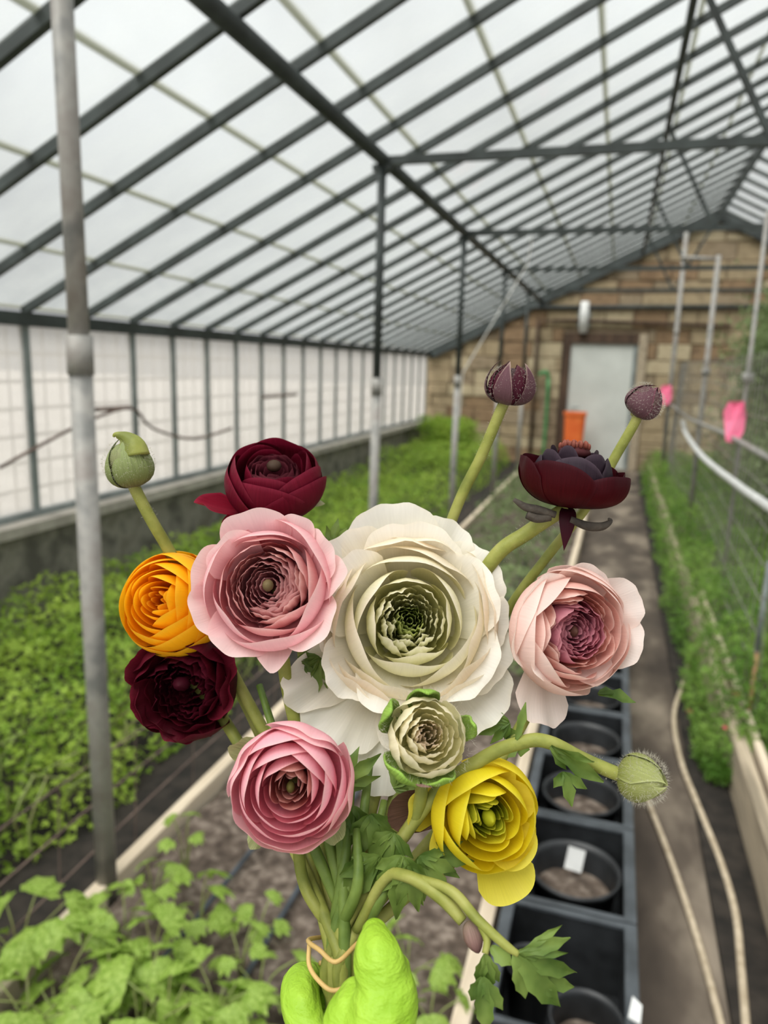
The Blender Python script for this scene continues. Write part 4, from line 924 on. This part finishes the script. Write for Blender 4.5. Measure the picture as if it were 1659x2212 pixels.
bud('ranunculus_bud', 'opening maroon bud with fuzzy pointed sepals on a tall straight stem', 1102, 832, .35, (.12, .95, .25), 52, .80, MAR, [(1088, 872, .352), (1040, 985, .356), (985, 1100, .36), (905, 1330, .37), (830, 1620, .345)], .0032, 9, 5, .25, 3,
    (0, lin('#3a1a24'), '#5a2838', '#4a1a28'), tipc=lin('#c9b0a0'), fz=.0014)
bud('ranunculus_bud', 'small round maroon bud on a thin stem above the black flower', 1394, 866, .348, (.55, .7, .45), 40, .9, MAR, [(1375, 905, .35), (1330, 985, .353), (1270, 1090, .358), (1180, 1205, .358), (1090, 1330, .362), (930, 1620, .345)], .0028, 10, 4, .0, 4, tipc=lin('#8a4a5c'), fz=.0014)
GR = stops((0, '#6e7a48'), (.4, '#7f8a56'), (1, '#93986c'))
r_, b_, f_ = bud('ranunculus_bud', 'plump green bud with a curled twisted tip leaning over the left bed', 278, 1000, .35, (-.16, .95, .2), 52, 1.0, stops((0, '#6b5a48'), (.35, '#77824c'), (1, '#8f9a66')), [(290, 1052, .352), (325, 1120, .354), (385, 1225, .36), (500, 1450, .36), (640, 1720, .345)], .0034, 11, 4, .0, 5, fz=.0016)
for pts, rad in ((((296, 985), (290, 962), (276, 947), (262, 941), (249, 939), (245, 944)), (.0062, .0052, .0032, .002, .0011, .0005)), (((268, 990), (262, 974), (266, 960), (263, 950), (252, 944)), (.004, .0026, .0017, .0011, .0005))):
    MB().tube([P(x, y, .346) - b_ for x, y in pts], rad, 9, 5).build('sepal_tip', M['stem'], r_, True)
r_, b_, f_ = bud('ranunculus_bud', 'round hairy green bud on a kinked leafy stem beside the crates', 1388, 1682, .295, (.72, -.05, .62), 51, .98, stops((0, '#6a7038'), (.4, '#808646'), (1, '#a3a86c')), [(1335, 1672, .297), (1260, 1640, .298), (1185, 1603, .298), (1130, 1603, .300), (1040, 1640, .305), (920, 1740, .306)], .0034, 12, 5, .0, 6, nf=1500, fz=.0023, tipc=lin('#c3c890'))
leafobj(r_, b_, P(1190, 1612, .294), cdir(.75, -.55, .1), cdir(-.3, -.4, 1), [(0, 1, .2), (.3, .7, .12), (-.45, .5, .1)], .025, 5, .1)
leafobj(r_, b_, P(1215, 1668, .292), cdir(.3, -1, .1), cdir(.3, .2, 1), [(0, 1, .28), (.7, .95, .2), (-.9, .5, .22)], .014, 6, .1)
leafobj(r_, b_, P(1115, 1600, .299), cdir(.25, 1, 0), cdir(0, .1, 1), [(0, 1, .16)], .016, 9, .0)
# half-open white bud
d = .288; fr = frame(928, 1588, d, (.16, .38, 1)); R = 84 * MP(d); D = 1.0 * R; base = fr[0] - fr[3] * D; rg = random.Random(21)
rt = flower_root('ranunculus_bud', base, 'half-open cream bud with thick green sepals in front of the white flower', 'bud')
CE = lin('#f4ecd2')
layers(rt, base, fr, R, D, 3, .10, .28, -.12, .04, PC('#a39c62', '#d2c99c', '#e8d6c0'), M['petal'], 121, npet=(5, 6), hw=(.7, .6), ruf=.1, crumple=.1, spiral=.1, edge=lin('#e9cfc2'))
c1 = PC('#cccd8c', '#e6e1b4', '#f1e7cb')(0)
rings(rt, base, fr, R, D, [(.34, .08, .06, 5, .8, c1, dict(crumple=.05)), (.45, .11, .1, 5, .8, c1, dict(crumple=.04)), (.58, .1, .14, 4, .95, c1, dict(crumple=.035)), (.73, .05, .18, 4, .95, c1, dict(crumple=.03)), (.88, -.06, .18, 4, .95, c1, dict(crumple=.025, nu=22))], M['petal'], 122, edge=CE)
for a, L, hw, z_ in ((152, 1.18, .45, .16), (232, 1.2, .62, .12), (-72, 1.12, .5, -.1), (12, 1.15, .33, .2), (92, 1.05, .5, .16)):
    petal(rt, base, fr, [(.05 * R, -D * 1.03), (1.15 * R, -D * 1.05), (1.3 * R * L, -.3 * R), (.98 * R * L, z_ * R)], math.radians(a), hw, stops((0, '#7d8a50'), (.6, '#7f9a48'), (1, '#8fb34c')), M['sepal'], rg, nu=14, nv=11, drop=.5, pw=1.7, name='sepal', ruf=.05, curl=-.06, thick=.0009)
petal(rt, base, fr, [(.05 * R, -D), (1.2 * R, -D), (1.38 * R, -.4 * R), (1.2 * R, -.18 * R)], math.radians(-98), .3, stops((0, '#b08a86'), (1, '#b98f8c')), M['petal'], rg, nu=12, nv=10)
fuzz(rt, base, fr, (1.2 * R, 1.2 * R, 1.1 * D), 0, 650, .0025, 8, -.9, -.05)
stem(rt, base, [base, P(900, 1760, .305), P(800, 1900, .312)] + grip(13), [.0032] * 3 + [.003] * 3)
# drooping side shoot: tiny bud and leaves
lr0 = P(880, 1890, .285)
rt = flower_root('ranunculus_shoot', lr0, 'drooping shoot with a tiny purple bud and lobed leaves below the yellow flower', 'shoot')
MB().tube([np.asarray(q) - lr0 for q in (P(770, 2010, .296), P(830, 1900, .292), P(880, 1893, .285), P(950, 1935, .278), P(1000, 1990, .272))], [.002, .0022, .0024, .0027, .0021], 10, 7).build('stem', M['stem'], rt, True)
MB().tube([np.asarray(q) - lr0 for q in (P(900, 1895, .284), P(975, 1925, .275), P(1030, 1985, .268), P(1090, 2040, .262), P(1120, 2062, .260))], [.0015, .002, .0019, .0016, .0011], 10, 7).build('stem', M['stem'], rt, True)
MB().tube([np.asarray(q) - lr0 for q in (P(1040, 2000, .267), P(1052, 2030, .265), P(1048, 2060, .263))], [.0016, .0014, .0012], 8, 5).build('leaf_stalk', M['stem'], rt, True)
fb = frame(1022, 2024, .270, (.3, -.8, .4))
blob(rt, lr0, fb, (0, 0, 0), (.0036, .0036, .0055), (lin('#8a5f62'), lin('#8a7a68')), M['sepal'], 'tiny_bud', 12, tip=.4)
for q, dr_, lob, sz, sd in (((1120, 2060, .260), (1, .32, .1), [(0, 1, .17), (.25, .95, .1), (-.25, .9, .1)], .019, 1), ((1110, 2062, .260), (.72, -.8, .12), [(0, 1, .22), (.5, .98, .16), (-.45, .62, .16), (.95, .62, .14)], .026, 2),
                            ((1048, 2060, .263), (.1, -1, .1), [(0, .95, .26), (.35, .8, .2), (-.35, .8, .2)], .015, 3), ((1042, 2110, .262), (.05, -1, .25), [(0, 1, .24), (.5, .7, .2), (-.5, .5, .2)], .019, 4),
                            ((1060, 2045, .264), (.5, -.25, .4), [(0, 1, .45)], .009, 5), ((1150, 2110, .262), (1, -.3, .0), [(0, 1, .2), (.45, .8, .18), (-.4, .7, .15)], .017, 6)):
    leafobj(rt, lr0, P(*q), cdir(*dr_), cdir(-.1, .4, 1), lob, sz, sd, .25, teeth=3)
# leafy filler stems in the middle
lf0 = P(790, 1900, .298)
rt = flower_root('leafy_stem', lf0, 'tangle of lobed green leaves and stems gathered under the flowers', 'greenery')
rg = random.Random(33)
for px, py, dd in ((760, 1700, .325), (830, 1730, .322), (800, 1640, .33), (870, 1840, .305), (700, 1600, .335), (770, 1790, .305), (640, 1560, .345), (560, 1480, .35)):
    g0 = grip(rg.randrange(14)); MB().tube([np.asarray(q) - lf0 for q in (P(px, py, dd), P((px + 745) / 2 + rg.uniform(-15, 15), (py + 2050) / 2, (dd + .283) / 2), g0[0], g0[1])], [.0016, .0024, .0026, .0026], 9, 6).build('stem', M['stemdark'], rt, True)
for k, (px, py, dd, dx, dy, dz, s) in enumerate(((870, 1850, .29, -.15, -1, .15, .026), (905, 1850, .292, .55, -.7, .1, .022), (850, 1800, .30, -.3, -1, .2, .024), (800, 1760, .305, .2, -1, .1, .026), (760, 1740, .312, -.2, -.9, .2, .024), (820, 1850, .298, -.5, -.8, .2, .022), (880, 1870, .288, .3, -1, .1, .020),
                                                 (780, 1850, .302, .1, -1, .2, .022), (930, 1850, .30, 1, -.1, .1, .018), (740, 1690, .318, .5, .4, .2, .02), (850, 1700, .315, .6, .5, .2, .02), (720, 1180, .365, .1, 1, 0, .014), (650, 1430, .34, .5, -.7, .1, .026), (690, 1420, .34, -.6, -.8, .1, .024), (1100, 1560, .335, -.8, -.3, .1, .016))):
    leafobj(rt, lf0, P(px, py, dd), cdir(dx, dy, dz), cdir(rg.uniform(-.4, .4), .3, 1), [(0, 1, .2), (.5, .8, .17), (-.5, .8, .17), (.95, .5, .14), (-.95, .5, .14)], s, 40 + k, .3, teeth=2)

# --- rubber band
def loop(pts, r): return MB().tube(pts, r, 8, 6).build('loop', M['band'], rbn, True)
rb0 = P(735, 2060, 0.278); rbn = empty('rubber_band', rb0, 'tan rubber band looped around the stems and the thumb tip', 'band')
loop([np.asarray(q) - rb0 for q in (P(812, 2003, 0.278), P(770, 2040, 0.278), P(726, 2078, 0.279), P(690, 2052, 0.282), P(668, 2036, 0.290), P(672, 2028, 0.300), P(720, 2020, 0.312), P(790, 2000, 0.308), P(812, 1998, 0.286))], .0009)
loop([np.asarray(q) - rb0 for q in (P(668, 2040, 0.292), P(668, 2085, 0.288), P(690, 2120, 0.282), P(722, 2140, 0.279), P(770, 2120, 0.280), P(805, 2100, 0.296), P(760, 2090, 0.314), P(690, 2080, 0.308))], .0009)

# --- gloved hand: one continuous skin grown over the bones
HB = P(760, 2330, 0.291)
hd = MB()
def chain(pts, rad):
    c = catmull([np.append(np.asarray(P(*p)), r) for p, r in zip(pts, rad)], 5)
    V, Fc = tube_geo([x[:3] for x in c], [x[3] for x in c], 12, 1, True); hd.add([np.asarray(v) - HB for v in V], Fc)
    for x in (c[0], c[-1]):
        V, Fc = lathe([(0, -1), (.5, -.87), (.87, -.5), (1, 0), (.87, .5), (.5, .87), (0, 1)], 10); hd.add([np.array(v) * x[3] + x[:3] - HB for v in V], Fc)
chain([(809, 2014, .270), (812, 2042, .265), (818, 2078, .259), (826, 2108, .257)], [.0050, .0076, .0092, .0098])       # thumb tip
chain([(846, 2100, .263), (838, 2155, .255), (815, 2230, .251), (800, 2320, .254), (810, 2430, .266)], [.0074, .0110, .0128, .0145, .0165])       # thumb
chain([(768, 2150, .263), (752, 2215, .255), (770, 2300, .257), (800, 2420, .266)], [.0062, .0095, .0125, .016])         # ball of the thumb
chain([(880, 2330, 0.301), (800, 2240, 0.318), (715, 2150, 0.316), (655, 2125, 0.303), (652, 2180, 0.288), (680, 2250, 0.278)], [.0105, .0092, .0086, .0082, .0078, .0066])         # index
chain([(880, 2420, 0.302), (800, 2350, 0.321), (700, 2280, 0.318), (638, 2255, 0.302), (640, 2310, 0.286), (680, 2360, 0.278)], [.0105, .0095, .009, .0086, .008, .0068])          # middle
chain([(880, 2520, 0.302), (800, 2470, 0.321), (705, 2410, 0.318), (645, 2385, 0.302), (650, 2440, 0.286), (690, 2480, 0.278)], [.010, .009, .0086, .0082, .0076, .0064])           # ring
chain([(870, 2610, 0.300), (800, 2570, 0.316), (720, 2520, 0.314), (670, 2500, 0.300), (676, 2540, 0.287), (705, 2570, 0.280)], [.009, .008, .0074, .007, .0066, .0056])            # little
chain([(860, 2340, 0.284), (870, 2460, 0.286), (870, 2580, 0.290), (880, 2700, 0.294)], [.017, .020, .020, .018])
chain([(840, 2400, 0.278), (850, 2520, 0.278), (860, 2650, 0.284)], [.017, .018, .018])
chain([(880, 2680, 0.292), (900, 2900, 0.292), (960, 3400, 0.286)], [.021, .023, .028])                                                         # wrist and forearm
hand = hd.build('gloved_hand', M['glove'], None, True, tuple(HB))
tag(hand, 'hand in a lime green rubber glove gripping the bouquet stems', 'hand')
m = hand.modifiers.new('skin', 'REMESH'); m.mode = 'VOXEL'; m.voxel_size = .0011; m.use_smooth_shade = True
m = hand.modifiers.new('soften', 'SMOOTH'); m.iterations = 4; m.factor = .5
